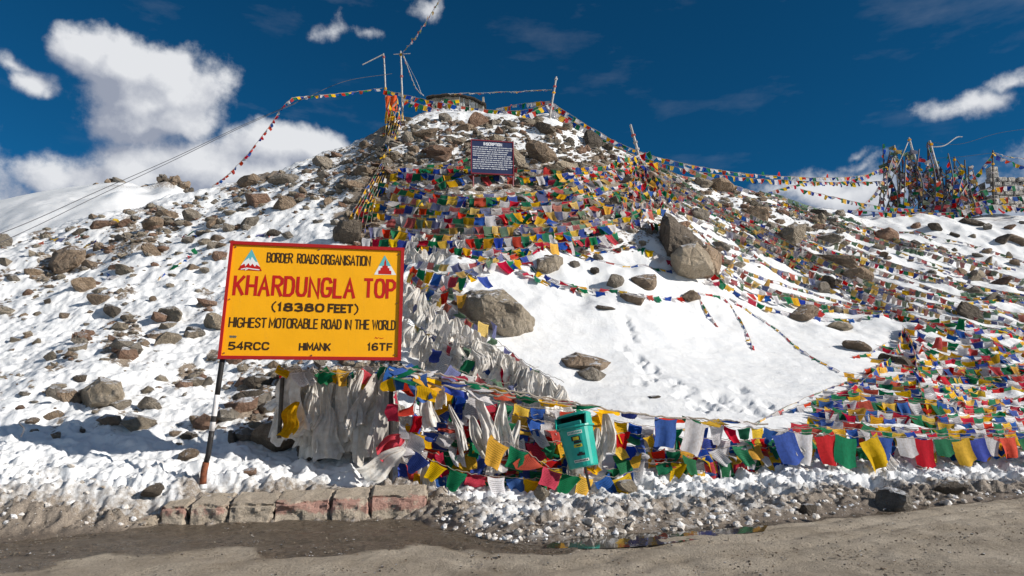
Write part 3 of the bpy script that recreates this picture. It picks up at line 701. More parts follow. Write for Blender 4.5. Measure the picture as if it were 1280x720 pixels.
scatter('gravel', 4600, lambda a, b: np.where(b > np.interp(a, [0, 200, 540, 700, 1280], [585, 640, 650, 655, 600]), 1.0, .0) * (.25 + (fbm(a / 60, b / 30, 3) > .5)), .004, .019, [TONES['brown'], TONES['dark'], TONES['pale']], 1, .7, 0, 540, pyr=(580, 722))
def sw(px, py):
    top = np.interp(px, [540, 640, 800, 1000, 1280], [615, 618, 598, 578, 575]); bot = np.interp(px, [540, 640, 900, 1100, 1280], [660, 680, 660, 640, 620])
    return np.where((px > 545) & (py > top) & (py < bot), 1.0, 0) + np.where((px < 190) & (py > 590) & (py < 660), .25, 0)
M_CLOD = None
def clod_mat():
    m, t, b = mat('snow_clod')
    isl = t.nodes.new('ShaderNodeNewGeometry').outputs['Random Per Island']
    f = math_(t, 'ADD', noise(t, 9, 6, .65), math_(t, 'MULTIPLY', isl, .25))
    t.links.new(ramp(t, f, [(.45, (.84, .85, .87)), (.66, (.62, .56, .49)), (.82, (.26, .21, .16))]), b.inputs['Base Color']); b.inputs['Roughness'].default_value = .7
    bump(t, b, noise(t, 50, 5, .7), .03, .6); return m
M_CLOD = clod_mat()
scatter('snow_clods', 2600, sw, .008, .075, [M_CLOD], 1, .8, 0, 560, pyr=(560, 690))

# ------------------------------------------------------------------ flag and scarf shapes
def flag_shape(i, nx=6, nz=5):
    r = np.random.RandomState(900 + i)
    U, Vv = np.meshgrid(np.linspace(0, 1, nx + 1), np.linspace(0, 1, nz + 1)); u = U.ravel(); v = Vv.ravel()
    x = u - .5; z = -v.copy(); y = np.zeros_like(u)
    amp = r.uniform(.05, .16); ph = r.uniform(0, 6.28); fr = r.uniform(.6, 1.6)
    y += amp * v ** .7 * np.sin(2 * np.pi * u * fr + ph) + r.uniform(-.25, .25) * v
    x += v * r.uniform(-.14, .14) + .04 * np.sin(v * 5 + ph); z += .05 * np.sin(u * 6 + ph) * v - .07 * np.sin(np.pi * u)
    kind = i % 7
    if kind == 1: x *= (1 - .45 * v)                                      # gathered
    if kind == 2: k = v * np.clip(u - .35, 0, 1) * 1.5; z += k * .9; y -= k * .35   # one corner blown up
    if kind == 3: k = v * np.clip(.65 - u, 0, 1) * 1.5; z += k * .8; y -= k * .4; x += k * .3
    if kind == 4: z *= .62; y += .18 * np.sin(v * 6)                       # rumpled short
    if kind == 5: x = x * (1 - .3 * v) + .28 * v * v; y -= .22 * v          # swept sideways
    x[:nx + 1] = (u - .5)[:nx + 1]
    ii = np.arange((nx + 1) * (nz + 1)).reshape(nz + 1, nx + 1)
    Fq = np.stack([ii[:-1, :-1], ii[1:, :-1], ii[1:, 1:], ii[:-1, 1:]], -1).reshape(-1, 4)
    return np.stack([x, y, z], -1), Fq, np.stack([u, 1 - v], -1)
FSH = [flag_shape(i) for i in range(16)]
FSL = [flag_shape(i, 3, 3) for i in range(16)]
FMESH = [mesh_from('flag', V, Fq, [FM['blue']], True, None, uv) for V, Fq, uv in FSH]
CYC = ['blue', 'white', 'red', 'green', 'yellow']
LITTER_W = {}
def cord_bm(P, r, n=5):
    bm = bmesh.new(); tube(bm, P, r, n, False); return bm
nstrings = [0]; strings = []
def string(path, label, group, w=.26, h=.27, gap=.015, cols=None, pal=FM, off=.12, lay=.15, skip=.06, hv=.25, join=False, rope=.006, rope_mat=None, furl=0.0, jit=.0, wob=.02, minclear=.02, name='prayer_flag_string', wind=0.0, calm=False):
    P = []
    for q in path:
        if isinstance(q, Vector): P.append(q)
        elif len(q) == 3: P.append(ray(*q))
        else: P.append(hit(q[0], q[1], off + random.uniform(-1, 1) * jit))
    P = catmull(P, 12)
    g0 = ground(np.array([p.x for p in P]), np.array([p.y for p in P]))
    for i, p in enumerate(P):
        p.z = max(p.z, float(g0[i]) + minclear) + (random.uniform(-wob, wob) if 0 < i < len(P) - 1 else 0)
    seg = [0]
    for a, b in zip(P[:-1], P[1:]): seg.append(seg[-1] + (b - a).length)
    L = seg[-1]
    root = thing(name, label, 'prayer flags', P[0], group); strings.append((root, path))
    o = bm_obj('cord', cord_bm([p - P[0] for p in P], rope), rope_mat or M_ROPE, root)
    cols = cols or CYC; k = random.randrange(len(cols)) if cols is CYC else 0
    V, Fc, mi, uvs = [], [], [], []; offv = 0; mats = [pal[c] for c in PAL]; mkeys = list(PAL)
    d = gap; segi = 0
    while d + w * .8 < L:
        wi = w * random.uniform(.86, 1.1); hi = h * random.uniform(1 - hv, 1 + hv)
        if random.random() < skip: d += w * random.uniform(.4, 1.0); k += 1; continue
        mid = d + wi / 2
        while segi < len(seg) - 2 and seg[segi + 1] < mid: segi += 1
        t = (mid - seg[segi]) / max(1e-6, seg[segi + 1] - seg[segi])
        p = P[segi].lerp(P[segi + 1], min(1, t)); tx = (P[segi + 1] - P[segi]).normalized()
        down = Vector((random.gauss(0, .03 if calm else .08) + wind, -lay + random.gauss(0, .05 if calm else .11), -1))
        if random.random() < furl: hi *= .25
        zax = -(down - tx * down.dot(tx)).normalized(); yax = zax.cross(tx).normalized()
        if not calm and random.random() < .04: zax = -zax if random.random() < .3 else (zax + yax * random.uniform(-1.5, 1.5)).normalized(); yax = zax.cross(tx)
        # keep the hem out of the snow: shorten what would sink in
        c = cols[k % len(cols)]; k += 1
        vi = random.choice([0, 6, 7, 13, 14]) if calm else random.randrange(16)
        if join:
            v0, f0, u0 = FSL[vi]
            Mx = np.array([[tx.x * wi, yax.x * wi, zax.x * hi], [tx.y * wi, yax.y * wi, zax.y * hi], [tx.z * wi, yax.z * wi, zax.z * hi]])
            V.append(v0 @ Mx.T + np.array(p - P[0])); Fc.append(f0 + offv); offv += len(v0); mi += [mkeys.index(c)] * len(f0); uvs.append(u0)
        else:
            ob = bpy.data.objects.new('flag', FMESH[vi]); C.objects.link(ob); ob.parent = root
            ob.material_slots[0].link = 'OBJECT'; ob.material_slots[0].material = pal[c]
            M = Matrix(((tx.x, yax.x, zax.x), (tx.y, yax.y, zax.y), (tx.z, yax.z, zax.z))).to_4x4() @ Matrix.Diagonal((wi, wi, hi, 1))
            ob.matrix_local = Matrix.Translation(p - P[0]) @ M
        d += wi + gap * random.uniform(0, 2)
    if join and V:
        me = mesh_from('flags', np.concatenate(V), np.concatenate(Fc), mats, True, mi, np.concatenate(uvs))
        q = link(bpy.data.objects.new('flags', me), root); q['kind'] = 'stuff'
    return root
def lerp(a, b, t): return a + (b - a) * t
ORD = 'top|second|third|fourth|fifth|sixth|seventh|eighth|ninth|tenth|eleventh|twelfth|thirteenth|fourteenth|fifteenth|sixteenth|seventeenth|eighteenth|nineteenth|twentieth'.split('|')
def fan(n, A, B, Cc, Dd, where, group, sag=(4, 12), jx=14, jy=3, depth=None, ends=.0, vary=0, mixp=0, **kw):
    """n strings between the left side A-B and the right side C-D (pixels), top to bottom"""
    for i in range(n):
        t = (i + .5) / n if n > 1 else .5
        x0, y0 = lerp(A[0], B[0], t) + random.uniform(-jx, jx), lerp(A[1], B[1], t) + random.uniform(-jy, jy)
        x1, y1 = lerp(Cc[0], Dd[0], t) + random.uniform(-jx, jx), lerp(Cc[1], Dd[1], t) + random.uniform(-jy, jy)
        a = random.uniform(0, ends); b = 1 - random.uniform(0, ends)
        x0, y0, x1, y1 = lerp(x0, x1, a), lerp(y0, y1, a), lerp(x0, x1, b), lerp(y0, y1, b)
        m = 4; pts = []; s_ = random.uniform(*sag)
        for j in range(m + 1):
            q = j / m; xx, yy = lerp(x0, x1, q), lerp(y0, y1, q) + s_ * 4 * q * (1 - q) + (random.uniform(-3, 3) if 0 < j < m else 0)
            pts.append((xx, yy, depth(xx, yy) + random.uniform(-.12, .12)) if depth else (xx, yy))
        k2 = dict(kw)
        if vary: f_ = random.uniform(1 - vary, 1 + vary * .4); k2['w'] = kw['w'] * f_; k2['h'] = kw['h'] * f_; k2['off'] = kw.get('off', .12) * random.uniform(.6, 1.3)
        if mixp and random.random() < mixp: k2['pal'] = random.choice([FF, FD]) if mixp > .5 else FF
        string(pts, '%s strand%s in %s' % (ORD[i], ' down' if i else '', where), group, **k2)

# ---- the curtain along the road: distance grows to the right
def curt(px, py=0): return float(np.interp(px, [340, 490, 640, 800, 1000, 1280, 1330], [10.9, 10.75, 11.2, 11.95, 12.8, 13.9, 14.1]))
gA = 'prayer flag strings of the curtain beside the road'
fan(15, (490, 460), (500, 592), (775, 514), (760, 598), 'the flag curtain between the yellow sign and the green bin', gA, (6, 22), 12, 4, lambda x, y: curt(x) + (600 - y) * .002, w=.27, h=.28, lay=.05, skip=.10, jit=.1, ends=.12)
fan(9, (560, 470), (530, 570), (760, 560), (700, 612), 'the flags slanting across the curtain left of the bin', gA, (8, 26), 14, 5, lambda x, y: curt(x) + .22, w=.27, h=.28, lay=.05, skip=.14, ends=.2)
fan(9, (770, 520), (762, 596), (1010, 533), (985, 574), 'the flag curtain just right of the green bin', gA, (5, 14), 8, 3, lambda x, y: curt(x) + .1, w=.27, h=.28, lay=.05, skip=.08)
fan(5, (985, 530), (985, 556), (1300, 540), (1300, 560), 'the low flag curtain at the far right', gA, (2, 6), 8, 2, lambda x, y: curt(x) + .25, w=.26, h=.26, lay=.05, skip=.05)
BIG = [('blue', 812, 838, .0), ]
string([(500, 546, 10.6), (535, 572, 10.65), (580, 590, 10.7), (640, 598, 10.9), (700, 596, 11.1)], 'lowest sagging strand with red, white and blue flags left of the bin', gA, w=.29, h=.30, lay=.0, cols=['white', 'blue', 'yellow', 'green', 'red'])
string([(612, 548, 10.75), (650, 560, 10.8), (700, 590, 11.0), (760, 596, 11.4), (800, 588, 11.6)], 'strand with broad dark red flags passing under the green bin', gA, w=.34, h=.33, lay=.0, cols=['yellow', 'green', 'red', 'red', 'green', 'yellow', 'blue'])
string([(812, 520, 11.75), (880, 526, 12.0), (900, 528, 12.1)], 'short strand of big plain blue, white and red flags', gA, w=.46, h=.50, gap=.1, cols=['blue', 'white', 'red'], pal=FP, lay=0, skip=0, hv=.1, calm=True)
string([(962, 538, 12.4), (1020, 542, 12.6), (1075, 546, 12.8), (1108, 546, 12.95)], 'strand of the largest plain flags, blue, white, red, green, yellow', gA, w=.42, h=.52, gap=.02, cols=['blue', 'white', 'red', 'green', 'yellow'], pal=FP, lay=0, skip=0, hv=.1, calm=True)
string([(1092, 545, 13.0), (1160, 548, 13.3), (1235, 548, 13.6), (1275, 546, 13.75), (1310, 545, 13.9)], 'strand of large plain flags at the right end above the snow bank', gA, w=.40, h=.42, gap=.03, cols=['blue', 'white', 'red', 'green', 'yellow'], pal=FP, lay=0, skip=.0, hv=.28, calm=True)
# rolled flags lying along the top rope
for q, (dy, lab) in enumerate([(0, 'upper thick rope of rolled flags from the yellow sign down to the right'), (6, 'middle thick rope of rolled flags right of the yellow sign'), (14, 'lower thick rope of rolled flags right of the yellow sign')]):
    string([(486, 455 + dy, 10.5), (540, 466 + dy, 10.7), (600, 480 + dy * .8, 10.9), (655, 492 + dy * .5, 11.1), (720, 504 + dy * .3, 11.4), (800, 518, 11.8), (880, 524, 12.2), (960, 530, 12.6)][:(8 if q == 0 else 5)], lab, gA, w=.42, h=.085, gap=0, lay=.0, skip=.02, pal=FP, rope=.016)
string([(488, 455, 10.5), (505, 462, 10.6), (530, 470, 10.65)], 'bunch of bright blue and yellow flags at the lower right sign corner', gA, w=.34, h=.34, cols=['blue', 'blue', 'yellow', 'blue', 'green', 'blue'], pal=FP, lay=0, skip=0, gap=0)
for i, (xa, ya, xb, yb, n_) in enumerate([(492, 470, 497, 560, 'left'), (520, 480, 506, 560, 'right')]):
    string([(xa, ya, 10.45), ((xa + xb) / 2 + 4, (ya + yb) / 2, 10.5), (xb, yb, 10.55)], '%s hanging strand of red and yellow flags beside the second sign post' % n_, gA, w=.24, h=.24, cols=['yellow', 'red', 'red', 'white', 'red'], pal=FM, lay=0, skip=0, gap=0)

# ---- blanket over the slope at the lower right
gB = 'prayer flag strings blanketing the lower right slope'
fan(19, (1095, 446), (985, 530), (1300, 446), (1300, 544), 'the flag blanket on the lower right slope', gB, (1, 8), 16, 2, vary=.2, w=.32, h=.42, off=.45, lay=.12, skip=.05, minclear=.12, pal=FM)
fan(10, (1130, 392), (1090, 458), (1310, 402), (1310, 474), 'the flag heap above the blanket at the far right', gB, (6, 20), 20, 5, w=.30, h=.33, off=.3, lay=.3, skip=.12, minclear=.12, ends=.15)
string([(940, 530), (1000, 500), (1060, 476), (1100, 458), (1128, 440)], 'slanting edge strand climbing over snow at the blanket\'s left side', gB, w=.3, h=.2, off=.15, lay=.3, pal=FF)
string([(985, 512), (1050, 490), (1110, 478), (1160, 466)], 'second slanting strand inside the blanket\'s left side', gB, w=.3, h=.22, off=.25, lay=.3)
for i, pts in enumerate([[(1128, 408), (1150, 436), (1190, 462), (1280, 490)], [(1128, 412), (1120, 440), (1090, 470), (1060, 492)], [(1130, 410), (1142, 440), (1150, 480), (1155, 520)], [(1130, 412), (1200, 430), (1300, 440)]]):
    string(pts, '%s of the four strands spreading from the tied peak in the flag heap' % ['right sloping one', 'left sloping one', 'steepest one', 'flattest one'][i], gB, w=.3, h=.32, off=.4, lay=.2, minclear=.2)
# ---- fan of lines over the right slope
gE = 'prayer flag lines running down the right slope'
E = [
    ([(806, 205), (850, 232), (905, 262), (965, 300), (1010, 322), (1080, 350)], FF, 'line passing right of the brown wedge boulder to the chunky boulder', .26, .2),
    ([(800, 215), (830, 255), (868, 285), (905, 320), (945, 352), (1000, 372)], FF, 'line from the leaning white pole past the wedge boulder', .26, .22),
    ([(812, 208), (860, 245), (930, 282), (1000, 330), (1070, 372), (1150, 400), (1290, 425)], FM, 'long line from the leaning white pole to the right edge', .26, .25),
    ([(815, 204), (880, 246), (960, 288), (1050, 335), (1130, 372), (1200, 384), (1290, 392)], FF, 'long faded line ending right of the dark slab', .26, .22),
    ([(820, 206), (900, 240), (980, 262), (1060, 290), (1140, 320), (1220, 345), (1290, 362)], FF, 'faded line over the upper right snow', .26, .16),
    ([(805, 222), (830, 262), (860, 300), (890, 338), (930, 370), (990, 392), (1060, 398), (1120, 392)], FM, 'bright line dropping below the blocky grey boulder', .27, .27),
    ([(880, 350), (930, 366), (990, 372), (1050, 384), (1120, 388), (1200, 380), (1290, 372)], FM, 'level bright line across the right slope', .28, .28),
    ([(905, 345), (960, 365), (1030, 378), (1100, 384), (1170, 386), (1290, 394)], FF, 'level faded line just below the bright one on the right slope', .28, .28),
    ([(1020, 388), (1070, 386), (1110, 392), (1150, 402), (1200, 404)], FM, 'short line with large orange and yellow flags on the right slope', .34, .36),
    ([(1130, 398), (1180, 400), (1230, 408), (1300, 420)], FM, 'line of large mixed flags at the right edge above the heap', .34, .34),
    ([(900, 345), (925, 320), (950, 300), (975, 280)], FF, 'short line crossing the others above the bright level line', .25, .2),
    ([(870, 262), (920, 300), (960, 330), (1010, 356), (1075, 378)], FF, 'crumpled line between the wedge boulder and the chunky boulder', .27, .24),
    ([(850, 245), (900, 268), (940, 280), (1000, 290), (1060, 300), (1110, 318)], FF, 'upper crumpled line above the grey slab', .26, .2),
    ([(1145, 290), (1180, 298), (1230, 310), (1290, 330)], FF, 'thin line of small flags over the far right snow', .24, .12),
    ([(1150, 330), (1200, 342), (1290, 350)], FF, 'thin sparse line above the squarish pale rock', .24, .13),
    ([(1100, 360), (1160, 366), (1220, 372), (1290, 378)], FM, 'line of green and yellow flags below the squarish pale rock', .28, .26),
]
for pts, pal, lab, w_, h_ in E:
    string(pts, lab, gE, w=w_, h=h_, pal=pal, off=.3, lay=.3, skip=.1, jit=.1, minclear=.1)
fan(9, (806, 206), (835, 245), (1290, 352), (1290, 445), 'the wide flag fan from the leaning pole to the right edge', gE, (4, 20), 8, 5, vary=.3, mixp=.8, w=.23, h=.24, gap=.0, off=.35, lay=.2, skip=.08, minclear=.1)
fan(7, (835, 232), (880, 330), (1085, 318), (1130, 398), 'the crossing flags between the wedge boulder and the flag heap', gE, (4, 22), 12, 6, vary=.3, mixp=.75, w=.27, h=.28, off=.35, lay=.2, skip=.08, minclear=.1)
fan(6, (940, 238), (985, 262), (1150, 300), (1290, 340), 'the faded flags running down from the right ridge', gE, (3, 12), 10, 4, vary=.3, mixp=.8, w=.24, h=.22, off=.3, lay=.2, skip=.05, minclear=.1)
for i in range(9):
    x0 = random.uniform(815, 930); y0 = 222 + (x0 - 800) * .26 + random.uniform(0, 14); x1 = x0 + random.uniform(130, 230); y1 = y0 + (x1 - x0) * random.uniform(.38, .6)
    string([(x0, y0), (lerp(x0, x1, .5), lerp(y0, y1, .5) + random.uniform(0, 12)), (x1, y1)], 'short faded line tangled over rocks on the upper right slope', gE, w=.25, h=.22, pal=random.choice([FF, FD, FM]), off=.2, lay=.3, skip=.12, minclear=.08)
for i, (pts, lab) in enumerate([([(950, 238), (1010, 262), (1070, 290), (1120, 310), (1160, 318)], 'upper thick dark green line of flags on the right slope'), ([(985, 248), (1060, 275), (1100, 292), (1150, 308)], 'lower thick dark green line of flags on the right slope'), ([(1200, 365), (1240, 368), (1290, 372)], 'green flag line at the right edge above the flag heap'), ([(820, 210), (850, 224), (900, 258), (940, 290), (970, 318)], 'dull green line beside the leaning white pole')]):
    string(pts, lab, gE, w=.3, h=.24, cols=['green'] * 4 + ['white'], pal=FF, off=.35, lay=.3, skip=.0, gap=0, minclear=.15)
# ---- flags on the snowfield
gH = 'prayer flag strings lying across the central snowfield'
for pts, lab, w_, h_ in [
    ([(640, 318), (672, 338), (700, 352), (750, 362), (800, 368), (845, 372), (880, 368), (905, 372)], 'string running along the snowfield rock row', .28, .22),
    ([(690, 300), (740, 322), (790, 334), (830, 338), (880, 336), (905, 345)], 'string above the snowfield rock row', .27, .22),
    ([(798, 306), (820, 316), (845, 328), (862, 334)], 'short bright string left of the blocky grey boulder', .32, .34),
    ([(912, 372), (935, 388), (965, 408), (1000, 436), (1050, 465)], 'long string slanting down over clean snow', .27, .22),
    ([(866, 362), (880, 382), (897, 408)], 'short string hanging down below the low brown rock', .24, .2),
    ([(905, 372), (922, 395), (935, 418), (942, 438)], 'short steep string beside the long slanting one', .24, .2),
    ([(700, 312), (722, 318), (760, 312), (800, 306)], 'faint string at the upper snowfield edge', .22, .16),
    ([(1065, 446), (1090, 440), (1108, 428)], 'short tangled string with a yellow flag on open snow', .34, .34),
    ([(640, 330), (665, 345), (700, 356), (760, 366)], 'second string close under the grey block of stone', .28, .24)]:
    string(pts, lab, gH, w=w_, h=h_, off=.12, lay=.45, skip=.05, minclear=.05)
# ---- the dense band below the notice board
gD = 'prayer flag strings of the dense band below the navy notice board'
fan(20, (478, 207), (450, 302), (812, 200), (795, 288), 'the dense flag band below the navy notice board', gD, (4, 24), 22, 6, ends=.14, vary=.3, mixp=.25, jit=.15, w=.38, h=.46, off=.7, lay=.1, skip=.02, minclear=.25, gap=.0)
fan(6, (690, 215), (640, 285), (800, 205), (760, 300), 'the steep flags at the right end of the dense band', gD, (-4, 14), 14, 8, vary=.3, w=.36, h=.36, off=.7, lay=.35, skip=.05, minclear=.3)
fan(5, (520, 290), (600, 330), (680, 285), (745, 290), 'the ragged flags along the lower border of the dense band', gD, (6, 16), 12, 5, w=.33, h=.34, off=.3, lay=.35, skip=.1, minclear=.1)
fan(6, (700, 225), (760, 262), (800, 182), (862, 290), 'the flags gathered around the leaning white pole', gD, (-3, 10), 10, 6, w=.32, h=.34, off=.5, lay=.3, skip=.04, minclear=.3)
for i in range(7):
    x0 = 798 + random.uniform(-4, 4); x1 = 775 + i * 14
    string([(x0, 192 + i * 2), (lerp(x0, x1, .5), 225), (x1, 258 + random.uniform(0, 26))], '%s downward strand of the cone of flags under the leaning pole' % ['leftmost', 'second', 'third', 'middle', 'fifth', 'sixth', 'rightmost'][i], gD, w=.3, h=.32, off=.6, lay=.2, skip=.02, minclear=.3)
for i in range(6):
    x0 = 488 + i * 3; 
    string([(x0, 122 + 9 * (i % 3)), (x0 - 6, 165), (486 - i * 2, 205), (470 - i * 4, 250), (462 - i * 7, 292)], '%s strand of the yellow cascade falling left of the dense band' % ['leftmost', 'second', 'third', 'fourth', 'fifth', 'rightmost'][5 - i], gD, w=.3, h=.3, off=.3, lay=.2, skip=.15, minclear=.2, cols=['yellow', 'white', 'yellow', 'green', 'red', 'yellow', 'blue', 'yellow'])
fan(4, (500, 205), (470, 240), (590, 195), (600, 225), 'the dark blue flags at the upper left of the dense band', gD, (3, 8), 6, 3, w=.33, h=.34, off=.5, lay=.3, minclear=.3)

# ---- summit and skyline lines (tiny flags, joined per string)
gF = 'prayer flag lines strung along the skyline'
SK = [
    ([(690, 128, 33), (740, 160, 33), (790, 186, 33), (850, 203, 33), (910, 214, 33.5), (970, 220, 34), (1040, 222, 35), (1085, 218, 36), (1106, 212, 36)], 'long white flecked line sagging along the right skyline', .27, .22, 0),
    ([(690, 132, 33.2), (750, 172, 33), (800, 196, 33), (860, 212, 33), (930, 222, 33.5), (1000, 226, 34.5), (1060, 228, 35.5), (1106, 226, 36)], 'second coloured line just under the long skyline one', .27, .25, 0),
    ([(690, 135, 33.1), (720, 160, 33), (760, 185, 33), (805, 205, 32.5)], 'coloured line dropping from the short white summit pole to the leaning pole', .3, .3, 0),
    ([(690, 138, 33), (712, 150, 33), (745, 168, 32.5), (790, 196, 32)], 'lower dense line below the short white summit pole', .3, .32, 0),
    ([(800, 200, 32.5), (850, 222, 32.5), (900, 238, 33), (950, 248, 33.5)], 'faded line just above the right ridge', .3, .3, 1),
    ([(855, 208, 33), (900, 226, 33), (945, 240, 33)], 'pale yellow bundle line hanging off the right ridge', .4, .4, 1),
    ([(503, 118, 33.5), (540, 126, 33.5), (600, 136, 33.5), (650, 138, 33.2), (690, 128, 33)], 'dense line in front of the hut', .3, .3, 0),
    ([(506, 124, 33.3), (560, 140, 33.3), (610, 146, 33.3), (650, 142, 33.3), (688, 132, 33)], 'lower dense line in front of the hut', .3, .3, 0),
    ([(620, 136, 34), (650, 130, 33.5), (690, 126, 33)], 'short line of yellow and white flags right of the hut', .3, .3, 0),
    ([(640, 150, 32), (665, 140, 32.5), (690, 128, 33)], 'slanting orange and yellow line left of the short summit pole', .3, .3, 0),
    ([(480, 112, 33.5), (495, 116, 33.5), (503, 116, 33.5)], 'tiny flags between the two summit poles', .25, .25, 0),
    ([(365, 122, 31), (400, 119, 32), (440, 115, 33), (478, 110, 33.5)], 'flag line reaching left from the summit poles into the sky', .26, .16, 0),
    ([(365, 122, 31), (352, 135, 31), (335, 160, 31), (310, 192, 31), (285, 218, 31), (265, 233, 31)], 'red flecked line dropping from the sky to the left ridge', .24, .16, 0),
    ([(503, 66, 33.5), (518, 48, 32), (533, 26, 30), (548, 2, 28), (560, -20, 27)], 'line rising from the tall summit pole out of the top of the photo', .26, .16, 1),
    ([(505, 70, 33.5), (512, 90, 33.5), (520, 110, 33.5), (530, 120, 33.5)], 'thin line falling right from the tall summit pole', .14, .05, 1),
    ([(560, 117, 34), (600, 116, 34), (650, 114, 33.5), (690, 112, 33)], 'white tufted line from the hut to the short summit pole', .2, .08, 1),
    ([(503, 122, 33.2), (520, 132, 33.3), (545, 128, 33.6), (575, 124, 34)], 'flags looping from the summit poles to the hut', .3, .3, 0),
    ([(1000, 236, 34), (1050, 248, 34.5), (1100, 258, 35), (1150, 262, 35.5)], 'coloured line under the skyline lines left of the pole cluster', .26, .22, 0),
    ([(960, 240, 33.5), (1010, 228, 34), (1060, 226, 35), (1115, 205, 36)], 'line rising to the first pole of the right cluster', .26, .22, 0),
    ([(1060, 270, 35), (1090, 245, 35.5), (1115, 205, 36)], 'steep pale line up to the first pole of the right cluster', .26, .2, 1),
    ([(1110, 262, 35.5), (1170, 266, 35.5), (1230, 262, 36), (1290, 258, 36)], 'low coloured line below the right pole cluster', .3, .32, 0),
    ([(1060, 262, 35), (1110, 266, 35), (1160, 270, 35), (1195, 268, 35)], 'lowest coloured line left of the right pole cluster', .3, .3, 0),
    ([(1180, 240, 36), (1210, 228, 36), (1235, 200, 36), (1241, 191, 36)], 'dark line climbing to the red topped post on the right', .3, .24, 0),
    ([(1241, 191, 36), (1258, 200, 36), (1280, 208, 36), (1310, 214, 36)], 'dark red line leaving the right post towards the edge', .34, .24, 0),
    ([(1241, 190, 36), (1262, 196, 36), (1300, 200, 36)], 'thin pink line leaving the right post towards the edge', .26, .08, 1),
    ([(1200, 250, 36), (1235, 236, 36), (1290, 230, 36.2)], 'dark flags across the white stone wall', .3, .3, 0),
    ([(1200, 258, 35.8), (1245, 248, 35.8), (1290, 245, 36)], 'bright flags along the foot of the white stone wall', .32, .34, 0),
    ([(1160, 256, 35.8), (1200, 262, 35.6), (1245, 256, 35.6), (1290, 262, 35.6)], 'yellow and pink flags in front of the white stone wall', .32, .34, 0),
]
for pts, lab, w_, h_, fd in SK:
    string(pts, lab, gF, w=w_ * .8, h=h_ * .85, gap=.005, pal=FF if fd else FM, lay=.0, skip=.06, join=True, rope=.012, rope_mat=M_WROPE if fd else M_ROPE, minclear=-.5,
           cols=(['red', 'white', 'red', 'red', 'blue'] if 'red' in lab and 'fleck' in lab else ['white', 'white', 'yellow', 'red', 'white', 'blue', 'green'] if 'white' in lab else None))
# clusters of dark hanging flags around the right poles
gP = 'bundled flag strings wound round the right pole cluster'
for i in range(46):
    x = 1106 + i * 2.6 + random.uniform(-3, 3); y0 = random.uniform(180, 225) if x < 1190 else random.uniform(205, 240); y1 = random.uniform(250, 272)
    lab = 'ragged flag bundle hanging among the right pole cluster, %s' % ('left part' if x < 1145 else 'middle part' if x < 1180 else 'right part')
    string([(x, y0, 36), (x + random.uniform(-12, 12), lerp(y0, y1, .5), 36 + random.uniform(-.6, .6)), (x + random.uniform(-20, 20), y1, 35.7)], lab, gP, w=.24, h=.3, pal=random.choice([FF, FM, FD]), lay=0, skip=.05, join=True, rope=.035, rope_mat=M_WIRE, minclear=-.5, cols=random.choice([None, ['green', 'blue', 'red', 'blue', 'yellow'], ['blue', 'green', 'red']]))
for i in range(6):
    x0 = random.uniform(1110, 1160); x1 = x0 + random.uniform(25, 70)
    string([(x0, random.uniform(185, 230), 36), ((x0 + x1) / 2, random.uniform(225, 245), 36), (x1, random.uniform(190, 250), 36)], 'flag line looped between poles of the right cluster', gP, w=.24, h=.26, pal=FF, lay=0, join=True, rope=.012, minclear=-.5)
# tangles in the left slope snow
gJ = 'scraps of prayer flag string lying on the left slope'
for pts, lab in [([(100, 312), (120, 306), (138, 316)], 'tangled green and red scrap right of the big rounded left boulder'), ([(130, 282), (146, 280), (160, 280)], 'yellow green scrap on the upper left slope'), ([(222, 294), (238, 297), (254, 294)], 'green scrap lying left of the sign top'), ([(234, 322), (246, 316), (252, 314)], 'blue and yellow scrap left of the sign'), ([(196, 352), (203, 345), (207, 342)], 'red and blue scrap left of the sign logo'), ([(132, 348), (140, 346), (148, 347)], 'small yellow scrap on the middle left slope'), ([(320, 294), (340, 292), (360, 298)], 'pale scrap along the top edge of the sign'), ([(35, 308), (60, 302), (110, 292)], 'dull blue scrap under the far hill'), ([(210, 338), (222, 332), (232, 326)], 'blue scrap trailing up left of the sign')]:
    string(pts, lab, gJ, w=.3, h=.22, off=.05, lay=.6, skip=.05, minclear=.04, gap=0, pal=FF if 'dull' in lab or 'pale' in lab else FM)
# rope over the scarves and the tangle right of the sign
gI = 'cords and small flags among the white scarves right of the sign'
string([(505, 332), (560, 378), (620, 425), (660, 455), (705, 478)], 'pale cord with sparse flags running down above the white scarves', gI, off=1.2, w=.32, h=.36, lay=.1, skip=.35, cols=['green', 'white', 'yellow', 'blue', 'red', 'white'], pal=FF)
string([(505, 350), (540, 385), (590, 430), (640, 470)], 'second cord with sparse flags among the scarves', gI, off=1.35, w=.32, h=.36, lay=.1, skip=.35, pal=FM)
fan(5, (505, 318), (505, 440), (600, 330), (650, 470), 'the thin flag tangle right of the yellow sign', gI, (4, 16), 10, 6, jit=.2, mixp=.4, w=.30, h=.36, off=1.35, lay=.2, skip=.35, minclear=.3)
fan(5, (520, 320), (505, 395), (680, 300), (560, 345), 'the muted flags between the scarves and the dense band', gI, (6, 14), 8, 4, w=.28, h=.28, off=.5, lay=.2, skip=.2, minclear=.2, pal=FF)
fan(6, (345, 456), (352, 474), (492, 456), (492, 474), 'the tied flags just under the yellow sign', gI, (2, 6), 4, 2, lambda x, y: 10.9 + (y - 456) * .02, w=.22, h=.22, lay=0, skip=.45)

fan(3, (520, 390), (560, 462), (640, 440), (700, 486), 'the small flags caught over the lower scarves', gI, (4, 14), 12, 6, jit=.2, mixp=.4, w=.26, h=.32, off=1.3, lay=.1, skip=.45, minclear=.3)
